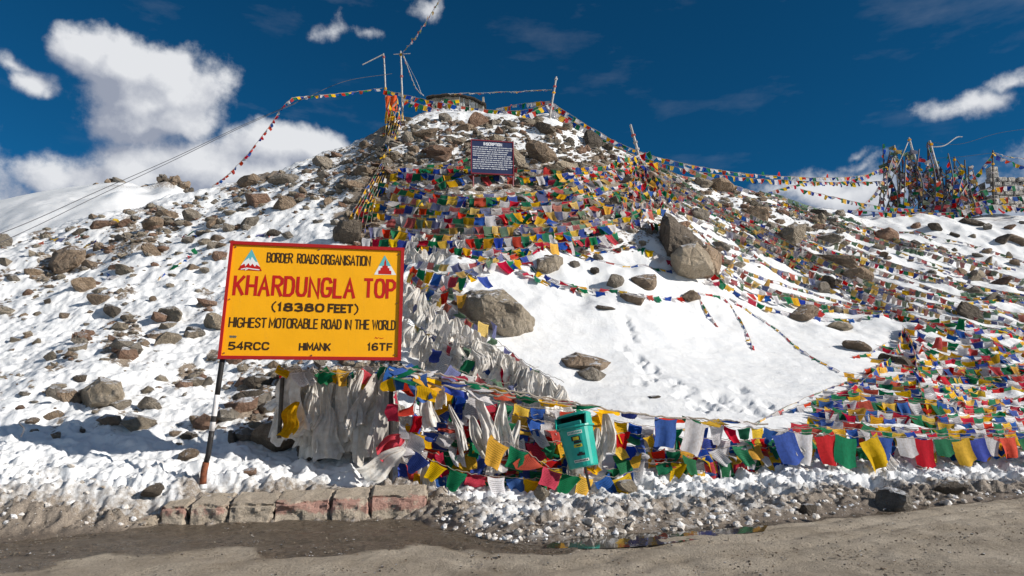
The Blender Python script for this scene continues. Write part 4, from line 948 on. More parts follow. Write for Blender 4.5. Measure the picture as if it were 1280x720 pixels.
# ------------------------------------------------------------------ scarves
def scarf_shape(i, nx=22, nz=16):
    r = np.random.RandomState(300 + i)
    U, Vv = np.meshgrid(np.linspace(0, 1, nx + 1), np.linspace(0, 1, nz + 1)); u = U.ravel(); v = Vv.ravel()
    ph = r.uniform(0, 6.28); wb = r.uniform(.20, .42)
    wd = .05 + wb * v ** r.uniform(.45, .8) * (1 - .35 * v * r.uniform(0, 1))
    uu = u + .06 * np.sin(v * 4 + ph) * np.sin(u * 3.14)
    x = (uu - .5) * wd + r.uniform(-.20, .20) * v ** 1.5 + .025 * np.sin(v * 6 + ph)
    fold = (fbm(u * 5.5 + i * 9 + v * .8, v * 1.3 + i, 60 + i, 3, .6) - .5) * 2
    y = (.025 + .075 * v ** .6) * fold + r.uniform(-.12, .06) * v + .03 * np.sin(v * 8 + ph)
    z = -v * (1 + .12 * (fbm(u * 4 + i, u * 0 + i, 5, 2) - .5) * v ** 2 - .10 * v ** 3 * (u > r.uniform(.3, .8)))
    ii = np.arange((nx + 1) * (nz + 1)).reshape(nz + 1, nx + 1)
    Fq = np.stack([ii[:-1, :-1], ii[1:, :-1], ii[1:, 1:], ii[:-1, 1:]], -1).reshape(-1, 4)
    return mesh_from('scarf', np.stack([x, y, z], -1), Fq, [M_SCARF], True, None, np.stack([u, 1 - v], -1))
SC = [scarf_shape(i) for i in range(20)]
def scarf(p, L, label, group, m=None, wsc=1.0, rz=None, tilt=0):
    o = bpy.data.objects.new('scarf', random.choice(SC)); C.objects.link(o); o.location = p
    o.rotation_euler = (random.gauss(0, .05), random.gauss(0, .2) + tilt, random.gauss(0, .5) if rz is None else rz); s_ = L
    o.scale = (wsc * random.uniform(.8, 1.3), random.uniform(.8, 1.4), s_)
    if m: o.material_slots[0].link = 'OBJECT'; o.material_slots[0].material = m
    tag(o, label, 'scarf', group); return o
g1 = 'white scarves hanging under the yellow sign'
for i in range(74):
    x = random.uniform(366, 490); y = random.uniform(456, 478) if i % 3 else random.uniform(478, 520); 
    L = random.uniform(.7, 1.45) if y < 480 else random.uniform(.6, .9)
    if x < 372: L *= .8
    scarf(ray(x, y, 10.95 + random.uniform(0, .9)), L, 'white silk scarf hanging in shade below the %s of the yellow sign' % ('letters 54RCC' if x < 395 else 'word HIMANK' if x < 445 else 'letters 16TF'), g1, wsc=1.25)
scarf(ray(370, 502, 10.85), .55, 'yellow scarf knotted among white ones below the sign', None, M_SCARFY, 1.1)
o_ = scarf(ray(505, 560, 10.45), .7, 'white cloth slanting to the kerb beside the second sign post', None, None, 1.3, .2, .7)
o_ = scarf(ray(505, 545, 10.5), .45, 'red cloth twisted beside the second sign post', None, FP['red'], 1.0, .2, 1.0)
def line_k(x): return float(np.interp(x, [505, 540, 580, 620, 660, 705], [340, 370, 398, 428, 455, 478]))
g2 = 'white scarves massed on the bank right of the yellow sign'
for i in range(150):
    x = random.uniform(506, 704); top = line_k(x) + 4; bot = float(np.interp(x, [508, 600, 708], [452, 470, 500]))
    y = lerp(top, max(top + 6, bot - 30), random.random()); f = (y - top) / max(20, bot - top)
    p = hit(x, y, random.uniform(1.0, 2.1))
    scarf(p, random.uniform(.38, .78) * p.y / 13, 'sunlit white scarf at the %s %s of the mass right of the yellow sign' % ('upper' if f < .33 else 'lower' if f > .66 else 'middle', 'left' if x < 570 else 'right' if x > 645 else 'centre'), g2, wsc=1.0 * p.y / 13)
g3 = 'white scarves tied above the sign corner'
for i in range(26):
    x = random.uniform(508, 580); y = random.uniform(290, 318)
    scarf(hit(x, y, .8), random.uniform(.5, .9), 'white scarf tied on the bank above the sign\'s upper right corner', g3, wsc=1.3)
g4 = 'long white scarves hanging in the flag curtain'
for (x, y, L, lab) in [(600, 492, .95, 'long white scarf hanging in the curtain between sign and bin'), (628, 500, 1.0, 'long white scarf with a red and blue edge left of the bin'), (648, 525, .7, 'curved white scarf hanging just left of the bin'), (563, 505, .95, 'white scarf bent like a hook in the left curtain'), (588, 520, .8, 'white scarf behind the yellow flag in the curtain'), (622, 560, .5, 'short white scarf below the big yellow flag'), (757, 515, .9, 'pinkish white scarf hanging just right of the bin'), (748, 535, .8, 'white scarf low beside the bin'), (528, 480, .8, 'white scarf in the curtain near the sign corner'), (546, 470, .6, 'white scarf high in the left curtain'), (722, 560, .55, 'white cloth hanging out under the bin'), (1030, 540, .9, 'white cloth between the large red and green flags'), (1098, 548, .75, 'white cloth beside the large yellow flag'), (533, 575, .55, 'white scarf knotted at the right end of the kerb'), (980, 540, .5, 'white cloth left of the large blue flag')]:
    scarf(ray(x, y, curt(x) - .12), L * .85, lab, g4, wsc=.75, rz=0, tilt=random.uniform(-.15, .1))
for i in range(12):
    x = random.uniform(500, 700); scarf(ray(x, random.uniform(485, 560), curt(x) + .4), random.uniform(.4, .8), 'white scarf half hidden behind the %s of the flag curtain left of the bin' % ('left half' if x < 600 else 'right half'), 'scarves behind the flag curtain', wsc=1.2)

# ------------------------------------------------------------------ lettering
GL = {
 'A': (1, [[(0, 0), (.5, 1), (1, 0)], [(.2, .34), (.8, .34)]]), 'B': (.9, [[(0, 0), (0, 1), (.65, 1), (.92, .86), (.92, .66), (.65, .54), (0, .54)], [(.6, .54), (1, .4), (1, .14), (.7, 0), (0, 0)]]),
 'C': (.9, [[(1, .78), (.82, .97), (.5, 1), (.18, .97), (0, .75), (0, .25), (.18, .03), (.5, 0), (.82, .03), (1, .22)]]), 'D': (.9, [[(0, 0), (0, 1), (.6, 1), (.92, .85), (1, .5), (.92, .15), (.6, 0), (0, 0)]]),
 'E': (.75, [[(1, 1), (0, 1), (0, 0), (1, 0)], [(0, .52), (.85, .52)]]), 'F': (.75, [[(1, 1), (0, 1), (0, 0)], [(0, .52), (.85, .52)]]),
 'G': (.92, [[(1, .78), (.82, .97), (.5, 1), (.18, .97), (0, .75), (0, .25), (.18, .03), (.5, 0), (.82, .03), (1, .22), (1, .45), (.58, .45)]]),
 'H': (.9, [[(0, 0), (0, 1)], [(1, 0), (1, 1)], [(0, .5), (1, .5)]]), 'I': (.12, [[(.5, 0), (.5, 1)]]), 'K': (.9, [[(0, 0), (0, 1)], [(1, 1), (0, .42)], [(.3, .58), (1, 0)]]),
 'L': (.75, [[(0, 1), (0, 0), (1, 0)]]), 'M': (1.15, [[(0, 0), (0, 1), (.5, .25), (1, 1), (1, 0)]]), 'N': (.95, [[(0, 0), (0, 1), (1, 0), (1, 1)]]),
 'O': (.95, [[(.5, 1), (.18, .97), (0, .75), (0, .25), (.18, .03), (.5, 0), (.82, .03), (1, .25), (1, .75), (.82, .97), (.5, 1)]]), 'P': (.85, [[(0, 0), (0, 1), (.65, 1), (1, .86), (1, .6), (.65, .45), (0, .45)]]),
 'R': (.9, [[(0, 0), (0, 1), (.65, 1), (1, .88), (1, .64), (.65, .5), (0, .5)], [(.5, .5), (1, 0)]]), 'S': (.85, [[(1, .8), (.8, .97), (.4, 1), (.05, .85), (.05, .63), (.5, .52), (.95, .38), (.97, .15), (.6, 0), (.2, .02), (0, .2)]]),
 'T': (.85, [[(0, 1), (1, 1)], [(.5, 1), (.5, 0)]]), 'U': (.9, [[(0, 1), (0, .22), (.2, .02), (.5, 0), (.8, .02), (1, .22), (1, 1)]]), 'W': (1.25, [[(0, 1), (.25, 0), (.5, .85), (.75, 0), (1, 1)]]),
 '0': (.85, [[(.5, 1), (.15, .95), (0, .7), (0, .3), (.15, .05), (.5, 0), (.85, .05), (1, .3), (1, .7), (.85, .95), (.5, 1)]]), '1': (.3, [[(0, .8), (.6, 1), (.6, 0)]]),
 '3': (.8, [[(0, .9), (.4, 1), (.85, .92), (.9, .66), (.45, .53)], [(.45, .53), (.98, .42), (.98, .12), (.5, 0), (0, .1)]]), '4': (.85, [[(.75, 0), (.75, 1), (0, .3), (1, .3)]]),
 '5': (.85, [[(.95, 1), (.1, 1), (.05, .55), (.6, .6), (1, .42), (.95, .12), (.5, 0), (0, .1)]]), '6': (.85, [[(.95, .92), (.5, 1), (.1, .8), (0, .35), (.15, .05), (.5, 0), (.9, .08), (1, .3), (.8, .52), (.4, .55), (.03, .38)]]),
 '8': (.85, [[(.5, .54), (.1, .66), (.1, .9), (.5, 1), (.9, .9), (.9, .66), (.5, .54)], [(.5, .54), (0, .38), (0, .12), (.5, 0), (1, .12), (1, .38), (.5, .54)]]),
 '(': (.3, [[(1, 1.2), (.25, .85), (0, .5), (.25, .1), (1, -.25)]]), ')': (.3, [[(0, 1.2), (.75, .85), (1, .5), (.75, .1), (0, -.25)]]), ' ': (.55, []),
}
def strokes(text, u0, u1, v0, v1, wt, seed=1, aspect=1.5, space=.28, slope=0):
    """polylines of a word laid in sign coordinates: returns list of (points, halfwidth); v grows downwards"""
    r = random.Random(seed); adv = [GL[c][0] for c in text]; tot = sum(adv) + space * (len(text) - 1); x = 0; out = []
    for c, a in zip(text, adv):
        for pl in GL[c][1]:
            jx, jy = r.uniform(-.02, .02), r.uniform(-.03, .03)
            out.append([(u0 + (x + (p[0] if a > .15 else .5) * a + jx) / tot * (u1 - u0), v1 + (v0 - v1) * (p[1] + jy * 1.0)) for p in pl])
        x += a + space
    return out, wt
def stroke_mesh(bm, pls, hw, mp, asp, z0, dz=.0004):
    """asp = width / height of the sign, hw = half stroke width in units of sign height"""
    for k, pl in enumerate(pls):
        q = [Vector((p[0] * asp, p[1])) for p in pl]; closed = len(q) > 3 and (q[0] - q[-1]).length < 1e-6
        if closed: q = q[:-1]
        n = len(q); L, Rr = [], []
        for i in range(n):
            a = q[i - 1] if (i or closed) else None; b = q[(i + 1) % n] if (i < n - 1 or closed) else None
            d1 = (q[i] - a).normalized() if a is not None else None; d2 = (b - q[i]).normalized() if b is not None else None
            if d1 is None: d1 = d2
            if d2 is None: d2 = d1
            t = (d1 + d2); t = t.normalized() if t.length > 1e-4 else d1
            nn = Vector((-t.y, t.x)); c = max(.45, nn.dot(Vector((-d1.y, d1.x)))); c = abs(c)
            e = q[i].copy()
            if not closed and i == 0: e -= d2 * hw * .6
            if not closed and i == n - 1: e += d1 * hw * .6
            L.append(e + nn * hw / c); Rr.append(e - nn * hw / c)
        z = z0 + (k % 4) * dz
        vl = [bm.verts.new(mp(p.x / asp, p.y, z)) for p in L]; vr = [bm.verts.new(mp(p.x / asp, p.y, z)) for p in Rr]
        for i in range(n if closed else n - 1):
            j = (i + 1) % n
            try: bm.faces.new((vl[i], vr[i], vr[j], vl[j]))
            except ValueError: pass
def sign_map(TL, TR, BR, BL, DL, DR, lean=.05):
    pts = [ray(*TL, DL + lean), ray(*TR, DR + lean), ray(*BR, DR), ray(*BL, DL)]
    o = pts[3].copy(); n = (pts[2] - pts[3]).cross(pts[0] - pts[3]).normalized()
    if n.y > 0: n = -n
    def mp(u, v, z=0):
        a = pts[0].lerp(pts[1], u); b = pts[3].lerp(pts[2], u); return a.lerp(b, v) + n * z - o
    return mp, o, n, (pts[1] - pts[0]).length, (pts[0] - pts[3]).length
def slab(bm, mp, u0, u1, v0, v1, z0, z1, nu=1):
    vs = [bm.verts.new(mp(u, v, z)) for z in (z0, z1) for (u, v) in ((u0, v0), (u1, v0), (u1, v1), (u0, v1))]
    for f in ((0, 1, 2, 3), (7, 6, 5, 4), (0, 4, 5, 1), (1, 5, 6, 2), (2, 6, 7, 3), (3, 7, 4, 0)): bm.faces.new([vs[i] for i in f])
def poly(bm, mp, pts, z):
    bm.faces.new([bm.verts.new(mp(u, v, z)) for u, v in pts])
def paint(name, col, rough=.45, wear=.25):
    m, t, b = mat(name); f = noise(t, 2.2, 8, .6); f2 = noise(t, 30, 6, .7)
    c = mix(t, math_(t, 'MULTIPLY', ramp(t, f, [(.35, (0, 0, 0)), (.75, (1, 1, 1))]), wear), col, tuple(q * .72 for q in col))
    c = mix(t, math_(t, 'MULTIPLY', ramp(t, f2, [(.60, (0, 0, 0)), (.72, (1, 1, 1))]), wear), c, (.3, .2, .12))
    mp_ = t.nodes.new('ShaderNodeMapping'); t.links.new(t.nodes.new('ShaderNodeTexCoord').outputs['Object'], mp_.inputs[0]); mp_.inputs['Scale'].default_value = (14, 14, 1.2)
    st = ramp(t, noise(t, 1.0, 5, .7, mp_.outputs[0]), [(.55, (0, 0, 0)), (.78, (1, 1, 1))])
    c = mix(t, math_(t, 'MULTIPLY', st, min(.5, wear * 1.6)), c, tuple(q * .55 + .04 for q in col))
    t.links.new(c, b.inputs['Base Color']); b.inputs['Roughness'].default_value = rough; b.inputs['Specular IOR Level'].default_value = .3; bump(t, b, math_(t, 'ADD', f2, math_(t, 'MULTIPLY', noise(t, 1.6, 3, .5), 6)), .004, .5); return m
P_YEL = paint('sign_yellow', (.93, .43, .003), .55, .16); P_RED = paint('sign_red', (.40, .012, .012), .5, .25); P_LRED = paint('letter_red', (.50, .012, .008), .5, .15)
P_BLK = paint('letter_black', (.045, .022, .008), .5, .1); P_WHT = paint('logo_white', (.8, .8, .78), .6, .2); P_TEAL = paint('logo_teal', (.11, .44, .48), .6, .15)
P_NAVY = paint('navy_paint', (.016, .028, .085), .5, .3); P_MAR = paint('maroon_paint', (.20, .02, .035), .5, .3); P_NWHT = paint('notice_white', (.7, .72, .76), .6, .2)
P_BLKR = paint('rusty_bolt', (.16, .07, .04), .7, .3)
def yellow_sign():
    mp, o, n, W, H = sign_map((288.6, 301.5), (505.6, 310.2), (501.2, 450.8), (272.2, 448.8), 10.0, 10.45)
    asp = W / H
    root = thing('sign', 'big yellow sign board with red border reading KHARDUNGLA TOP above the kerb', 'sign', o)
    bm = bmesh.new(); slab(bm, mp, .012, .988, .02, .98, -.02, .0); bm_obj('panel', bm, P_YEL, root)
    fw, fh = .016, .028
    for (a, b_, c, d) in ((0, fw, 0, 1), (1 - fw * 1.25, 1, 0, 1), (fw, 1 - fw * 1.25, 0, fh), (fw, 1 - fw * 1.25, 1 - fh, 1)):
        bm = bmesh.new(); slab(bm, mp, a, b_, c, d, -.035, .03 if a or True else 0); bm_obj('border', bm, P_RED, root)
    def word(txt, u0, u1, v0, v1, hw, m, seed, space=.28, parent=root):
        bm = bmesh.new(); pls, _ = strokes(txt, u0, u1, v0, v1, hw, seed, space=space); stroke_mesh(bm, pls, hw, mp, asp, .0025); bm_obj('lettering', bm, m, root)
    word('BORDER', .212, .352, .092, .168, .0058, P_BLK, 1); word('ROADS', .382, .502, .092, .168, .0058, P_BLK, 2); word('ORGANISATION', .518, .800, .090, .172, .0058, P_BLK, 3)
    word('KHARDUNGLA', .048, .715, .300, .455, .0128, P_LRED, 4, .42); word('TOP', .776, .950, .298, .452, .0128, P_LRED, 5, .44)
    word('(', .262, .280, .525, .585, .006, P_BLK, 6); word('18380', .298, .548, .524, .586, .0088, P_BLK, 7, .42); word('FEET', .578, .712, .526, .588, .0088, P_BLK, 8, .36); word(')', .725, .743, .528, .59, .006, P_BLK, 9)
    for i, (tx, a, b_) in enumerate([('HIGHEST', .040, .238), ('MOTORABLE', .258, .520), ('ROAD', .545, .652), ('IN', .676, .708), ('THE', .732, .810), ('WORLD', .832, .960)]):
        word(tx, a, b_, .655, .732, .0058, P_BLK, 20 + i, .30)
    word('54RCC', .052, .262, .862, .918, .0072, P_BLK, 30, .38); word('HIMANK', .432, .598, .862, .918, .0066, P_BLK, 31, .34); word('16TF', .812, .946, .856, .912, .0072, P_BLK, 32, .38)
    # mountain emblem, upper left
    def lg(pts, z, m): 
        bm = bmesh.new(); poly(bm, mp, pts, z); return bm
    e = bpy.data.objects.new('emblem', None); link(e, root)
    tri = lambda A, L_, R_, a, b_: [tuple(A[i] + (L_[i] - A[i]) * b_ for i in (0, 1)), tuple(A[i] + (R_[i] - A[i]) * b_ for i in (0, 1)), tuple(A[i] + (R_[i] - A[i]) * a for i in (0, 1)), tuple(A[i] + (L_[i] - A[i]) * a for i in (0, 1))]
    A, L_, R_ = (.120, .062), (.056, .246), (.188, .250)
    bm_obj('emblem_ground', lg([A, R_, L_], .002, None), P_TEAL, e)
    pt = lambda f, g: (A[0] + (L_[0] - A[0]) * f * (1 - g) + (R_[0] - A[0]) * f * g, A[1] + (L_[1] - A[1]) * f * (1 - g) + (R_[1] - A[1]) * f * g)
    bm_obj('emblem_snow', lg([pt(.62, 0), pt(.42, .3), pt(.55, .45), pt(.36, .6), pt(.58, .85), pt(.60, 1), pt(1, 1), pt(1, 0)], .0032, None), P_WHT, e)
    bm_obj('emblem_peak', lg([pt(.80, 0), pt(.70, .15), pt(.83, .25), pt(.66, .38), pt(.80, .5), pt(.68, .62), pt(.82, .74), pt(.72, .85), pt(.82, 1), pt(1, 1), pt(1, 0)], .0044, None), P_LRED, e)
    bm = bmesh.new(); stroke_mesh(bm, [[pt(.97, .12), pt(.90, .35), pt(.93, .6), pt(.95, .9)], [pt(.93, .4), pt(.99, .3)]], .004, mp, asp, .0056); bm_obj('emblem_line', bm, P_WHT, e)
    e = bpy.data.objects.new('emblem', None); link(e, root)
    A, L_, R_ = (.884, .072), (.826, .250), (.956, .246)
    bm_obj('emblem_ground', lg([A, R_, L_], .002, None), P_WHT, e)
    bm_obj('emblem_sky', lg([A, pt(.55, 1), pt(.55, 0)], .0032, None), P_TEAL, e)
    cx = .889
    bm_obj('emblem_tower', lg([(cx, .105), (cx + .006, .135), (cx + .006, .165), (cx + .016, .168), (cx + .016, .185), (cx + .026, .188), (cx + .026, .208), (cx + .038, .212), (cx + .038, .243), (cx - .038, .243), (cx - .038, .212), (cx - .026, .208), (cx - .026, .188), (cx - .016, .185), (cx - .016, .168), (cx - .006, .165), (cx - .006, .135)], .0044, None), P_LRED, e)
    bm = bmesh.new(); stroke_mesh(bm, [[(.052 + i * .009, .805), (.055 + i * .009, .822)] for i in range(4)] + [[(.050, .814), (.086, .812)]], .0035, mp, asp, .003); bm_obj('smudge', bm, paint('smudge_grey', (.12, .14, .12)), root)
    bm = bmesh.new(); stroke_mesh(bm, [[(.848, .812), (.852, .800), (.860, .812), (.868, .802)], [(.874, .806), (.884, .812), (.896, .806)]], .0022, mp, asp, .003); bm_obj('scrawl', bm, P_LRED, root)
    for (bu, bv) in [(.03, .05), (.965, .06), (.03, .95), (.962, .95), (.5, .045), (.5, .962), (.028, .5), (.965, .5)]:
        bm = bmesh.new(); c_ = mp(bu, bv, .0); tube(bm, [c_, c_ + n * .012], .011, 7); bm_obj('bolt', bm, P_BLKR, root)
    # posts
    pb = ray(254, 611, 10.05) - o; pt_ = mp(.02, 1.0, -.05); top = mp(.03, 0.1, -.05)
    dirv = (pt_ - pb); Lp = dirv.length
    segs = [(0.0, .035, 'post_foot', P_WHT, .050), (.035, .20, 'post_rust', simple('rust', (.22, .07, .03), .9, 0, .3, 14), .046), (.20, .44, 'post_band', P_BLKP, .038), (.44, .72, 'post_band', P_WHTP, .038), (.72, 1.04, 'post_band', P_BLKP, .038)]
    prev = None
    for k, (a, b_, nm, m, r_) in enumerate(segs):
        bend = lambda t: pb + dirv * t + Vector((-.025, 0, 0)) * math.sin(min(1, t / .25) * 3.14)
        bm = bmesh.new(); tube(bm, [bend(a + (b_ - a) * j / 4) for j in range(5)], r_, 10); bm_obj(nm, bm, m, root, True)
    bm = bmesh.new(); tube(bm, [bend(1.035), top], .03, 8); bm_obj('post', bm, P_BLKP, root)
    pr = mp(.945, 1.0, -.14); prb = ray(488, 607, 10.75) - o
    bm = bmesh.new(); tube(bm, [prb, pr, mp(.93, .1, -.10)], .035, 8); bm_obj('post', bm, P_BLKP, root)
    for vv in (.15, .85):
        bm = bmesh.new(); slab(bm, mp, .03, .97, vv, vv + .03, -.06, -.036); bm_obj('rail', bm, P_MAR, root)
    bm = bmesh.new(); q = dirv.normalized(); c0 = pb + dirv * .51; 
    tube(bm, [c0, c0 + dirv * .045], .0392, 10); bm_obj('post_label', bm, P_BLKP, root)
P_BLKP = paint('post_black', (.022, .02, .02), .5, .3); P_WHTP = paint('post_white', (.80, .77, .76), .6, .4)
yellow_sign()
def notice():
    mp, o, n, W, H = sign_map((588.5, 174.0), (642, 177.5), (642.5, 219.5), (588.5, 217), 25.3, 25.6, .1)
    asp = W / H
    root = thing('notice_board', 'navy notice board with maroon rim and white lettering on the upper slope', 'notice board', o)
    bm = bmesh.new(); slab(bm, mp, .02, .98, .02, .98, -.03, 0); bm_obj('panel', bm, P_NAVY, root)
    for (a, b_, c, d) in ((0, .022, 0, 1), (.978, 1, 0, 1), (.022, .978, 0, .03), (.022, .978, .97, 1)):
        bm = bmesh.new(); slab(bm, mp, a, b_, c, d, -.04, .02); bm_obj('border', bm, P_MAR, root)
    bm = bmesh.new(); pls, _ = strokes('INSCRIPTION', .30, .72, .075, .150, .01, 3, space=.35); stroke_mesh(bm, pls, .010, mp, asp, .003); bm_obj('lettering', bm, P_NWHT, root)
    r = random.Random(4)
    for ln in range(11):
        v = .20 + ln * .062; u = .05 + (.12 if ln in (5,) else 0); end = .95 - (.1 if ln in (2, 10, 3) else 0) - r.uniform(0, .04); pls = []
        while u < end:
            L = r.uniform(.03, .11)
            k = 0
            while k < L:
                h = .028 * r.uniform(.75, 1.05); x = u + k
                pls.append([(x, v), (x, v + h)] if r.random() < .55 else [(x, v + h * .5), (x + .010, v), (x + .010, v + h)])
                k += .0155
            pls.append([(u, v + .014), (u + L, v + .014)])
            u += L + .022
        bm = bmesh.new(); stroke_mesh(bm, pls, .0042, mp, asp, .003); bm_obj('text_line', bm, P_NWHT, root)
    for u in (.06, .985):
        bm = bmesh.new(); a = mp(u, .1, -.05); b_ = mp(u, 1.0, -.05) ; b_ = b_ - Vector((0, 0, .85)); tube(bm, [a, b_], .035, 6); bm_obj('post', bm, P_MAR, root)
    bm = bmesh.new(); tube(bm, [mp(.985, .55, -.06), mp(1.06, 1.15, -.5)], .03, 6); bm_obj('brace', bm, P_MAR, root)
notice()

# ------------------------------------------------------------------ green bin
def green_bin():
    mg, t, b = mat('green_plastic'); f = noise(t, 5, 6, .6)
    t.links.new(ramp(t, f, [(.3, (.006, .29, .23)), (.7, (.012, .40, .32))]), b.inputs['Base Color']); b.inputs['Roughness'].default_value = .38
    dark = simple('bin_inside', (.006, .006, .007), .8, 0, .2)
    D = 10.95; base = ray(729, 584, D)
    root = thing('litter_bin', 'tilted turquoise green plastic litter bin in front of the flags', 'litter bin', base)
    root.rotation_euler = (R(-4), R(-13), R(-22))
    H = .80
    def ring(bm, z, w, d, fr, n=10):     # rounded front, flat back
        vs = []
        for i in range(n + 1):
            a = math.pi * i / n; vs.append(bm.verts.new((-w * math.cos(a), -d * math.sin(a) ** .6 * fr, z)))
        vs.append(bm.verts.new((w, .14, z))); vs.append(bm.verts.new((-w, .14, z))); return vs
    def loft(bm, R_, cap0=True, cap1=True):
        for a, b_ in zip(R_[:-1], R_[1:]):
            n = len(a)
            for i in range(n): bm.faces.new((a[i], a[(i + 1) % n], b_[(i + 1) % n], b_[i]))
        if cap0: bm.faces.new(R_[0][::-1])
        if cap1: bm.faces.new(R_[-1])
    bm = bmesh.new(); loft(bm, [ring(bm, 0, .205, .20, .9), ring(bm, .02, .215, .21, .9), ring(bm, .60, .252, .235, 1.0), ring(bm, .61, .262, .245, 1.0)]); bm_obj('body', bm, mg, root)
    bm = bmesh.new(); loft(bm, [ring(bm, .605, .285, .275, 1.0), ring(bm, .635, .285, .275, 1.0)]); bm_obj('rim', bm, mg, root)
    # hood with opening: side cheeks, top, back, dark mouth
    bm = bmesh.new(); loft(bm, [ring(bm, .797, .262, .13, 1.0), ring(bm, .825, .255, .125, 1.0), ring(bm, .845, .215, .09, 1)]); bm_obj('lid', bm, mg, root)
    for s_ in (-1, 1):
        bm = bmesh.new(); vs = [(.262 * s_, .14, .635), (.262 * s_, -.215, .635), (.262 * s_, -.12, .80), (.262 * s_, .14, .80)]
        v1 = [bm.verts.new(v) for v in vs]; v2 = [bm.verts.new((v[0] - .022 * s_, v[1], v[2])) for v in vs]
        bm.faces.new(v1); bm.faces.new(v2[::-1])
        for i in range(4): bm.faces.new((v1[i], v1[(i + 1) % 4], v2[(i + 1) % 4], v2[i]))
        bm_obj('lid_side', bm, mg, root)
    bm = bmesh.new(); box(bm, (0, .125, .715), (.48, .03, .165)); bm_obj('inside', bm, dark, root)
    bm = bmesh.new(); box(bm, (0, -.02, .645), (.475, .27, .01)); bm_obj('inside', bm, dark, root)
    bm = bmesh.new(); box(bm, (0, -.238, .665), (.38, .03, .06), bev=.01); bm_obj('lip', bm, mg, root)
    lab = paint('bin_label', (.70, .72, .66), .6, .3); ly = paint('bin_yellow', (.62, .52, .03)); lk = paint('bin_black', (.02, .02, .02))
    def fr(x, z):                                        # front surface
        w = .215 + (.252 - .215) * (z - .02) / .58; d = .21 * .9 + (.235 - .189) * (z - .02) / .58
        a = math.acos(max(-1, min(1, -x / w))); return Vector((x, -d * math.sin(a) ** .6 - .003, z))
    def patch(name, x0, x1, z0, z1, m, e=0, n=6):
        bm = bmesh.new(); vs = [[bm.verts.new(fr(lerp(x0, x1, i / n), z) - Vector((0, e, 0))) for i in range(n + 1)] for z in (z0, z1)]
        for i in range(n): bm.faces.new((vs[0][i], vs[0][i + 1], vs[1][i + 1], vs[1][i]))
        return bm_obj(name, bm, m, root)
    patch('label', -.07, .16, .50, .552, lab); patch('label', -.06, .17, .075, .115, lab)
    for i in range(9): patch('lettering', -.06 + i * .024, -.046 + i * .024, .512, .540, mg, .002, 1)
    for i in range(10): patch('lettering', -.05 + i * .021, -.038 + i * .021, .084, .106, lk, .002, 1)
    patch('picture', -.03, .11, .40, .47, lk); patch('picture', .0, .09, .41, .458, ly, .002); patch('picture', .0, .12, .36, .395, lk); patch('picture', -.01, .12, .30, .345, ly); patch('picture', .03, .10, .315, .335, lk, .002)
    patch('picture', .01, .13, .17, .205, lk); patch('picture', .04, .10, .20, .225, lk, .001)
    bm = bmesh.new(); tube(bm, [(-.02, .17, .7), (-.02, .17, -.35)], .022, 6); bm_obj('post', bm, P_BLKP, root)
green_bin()

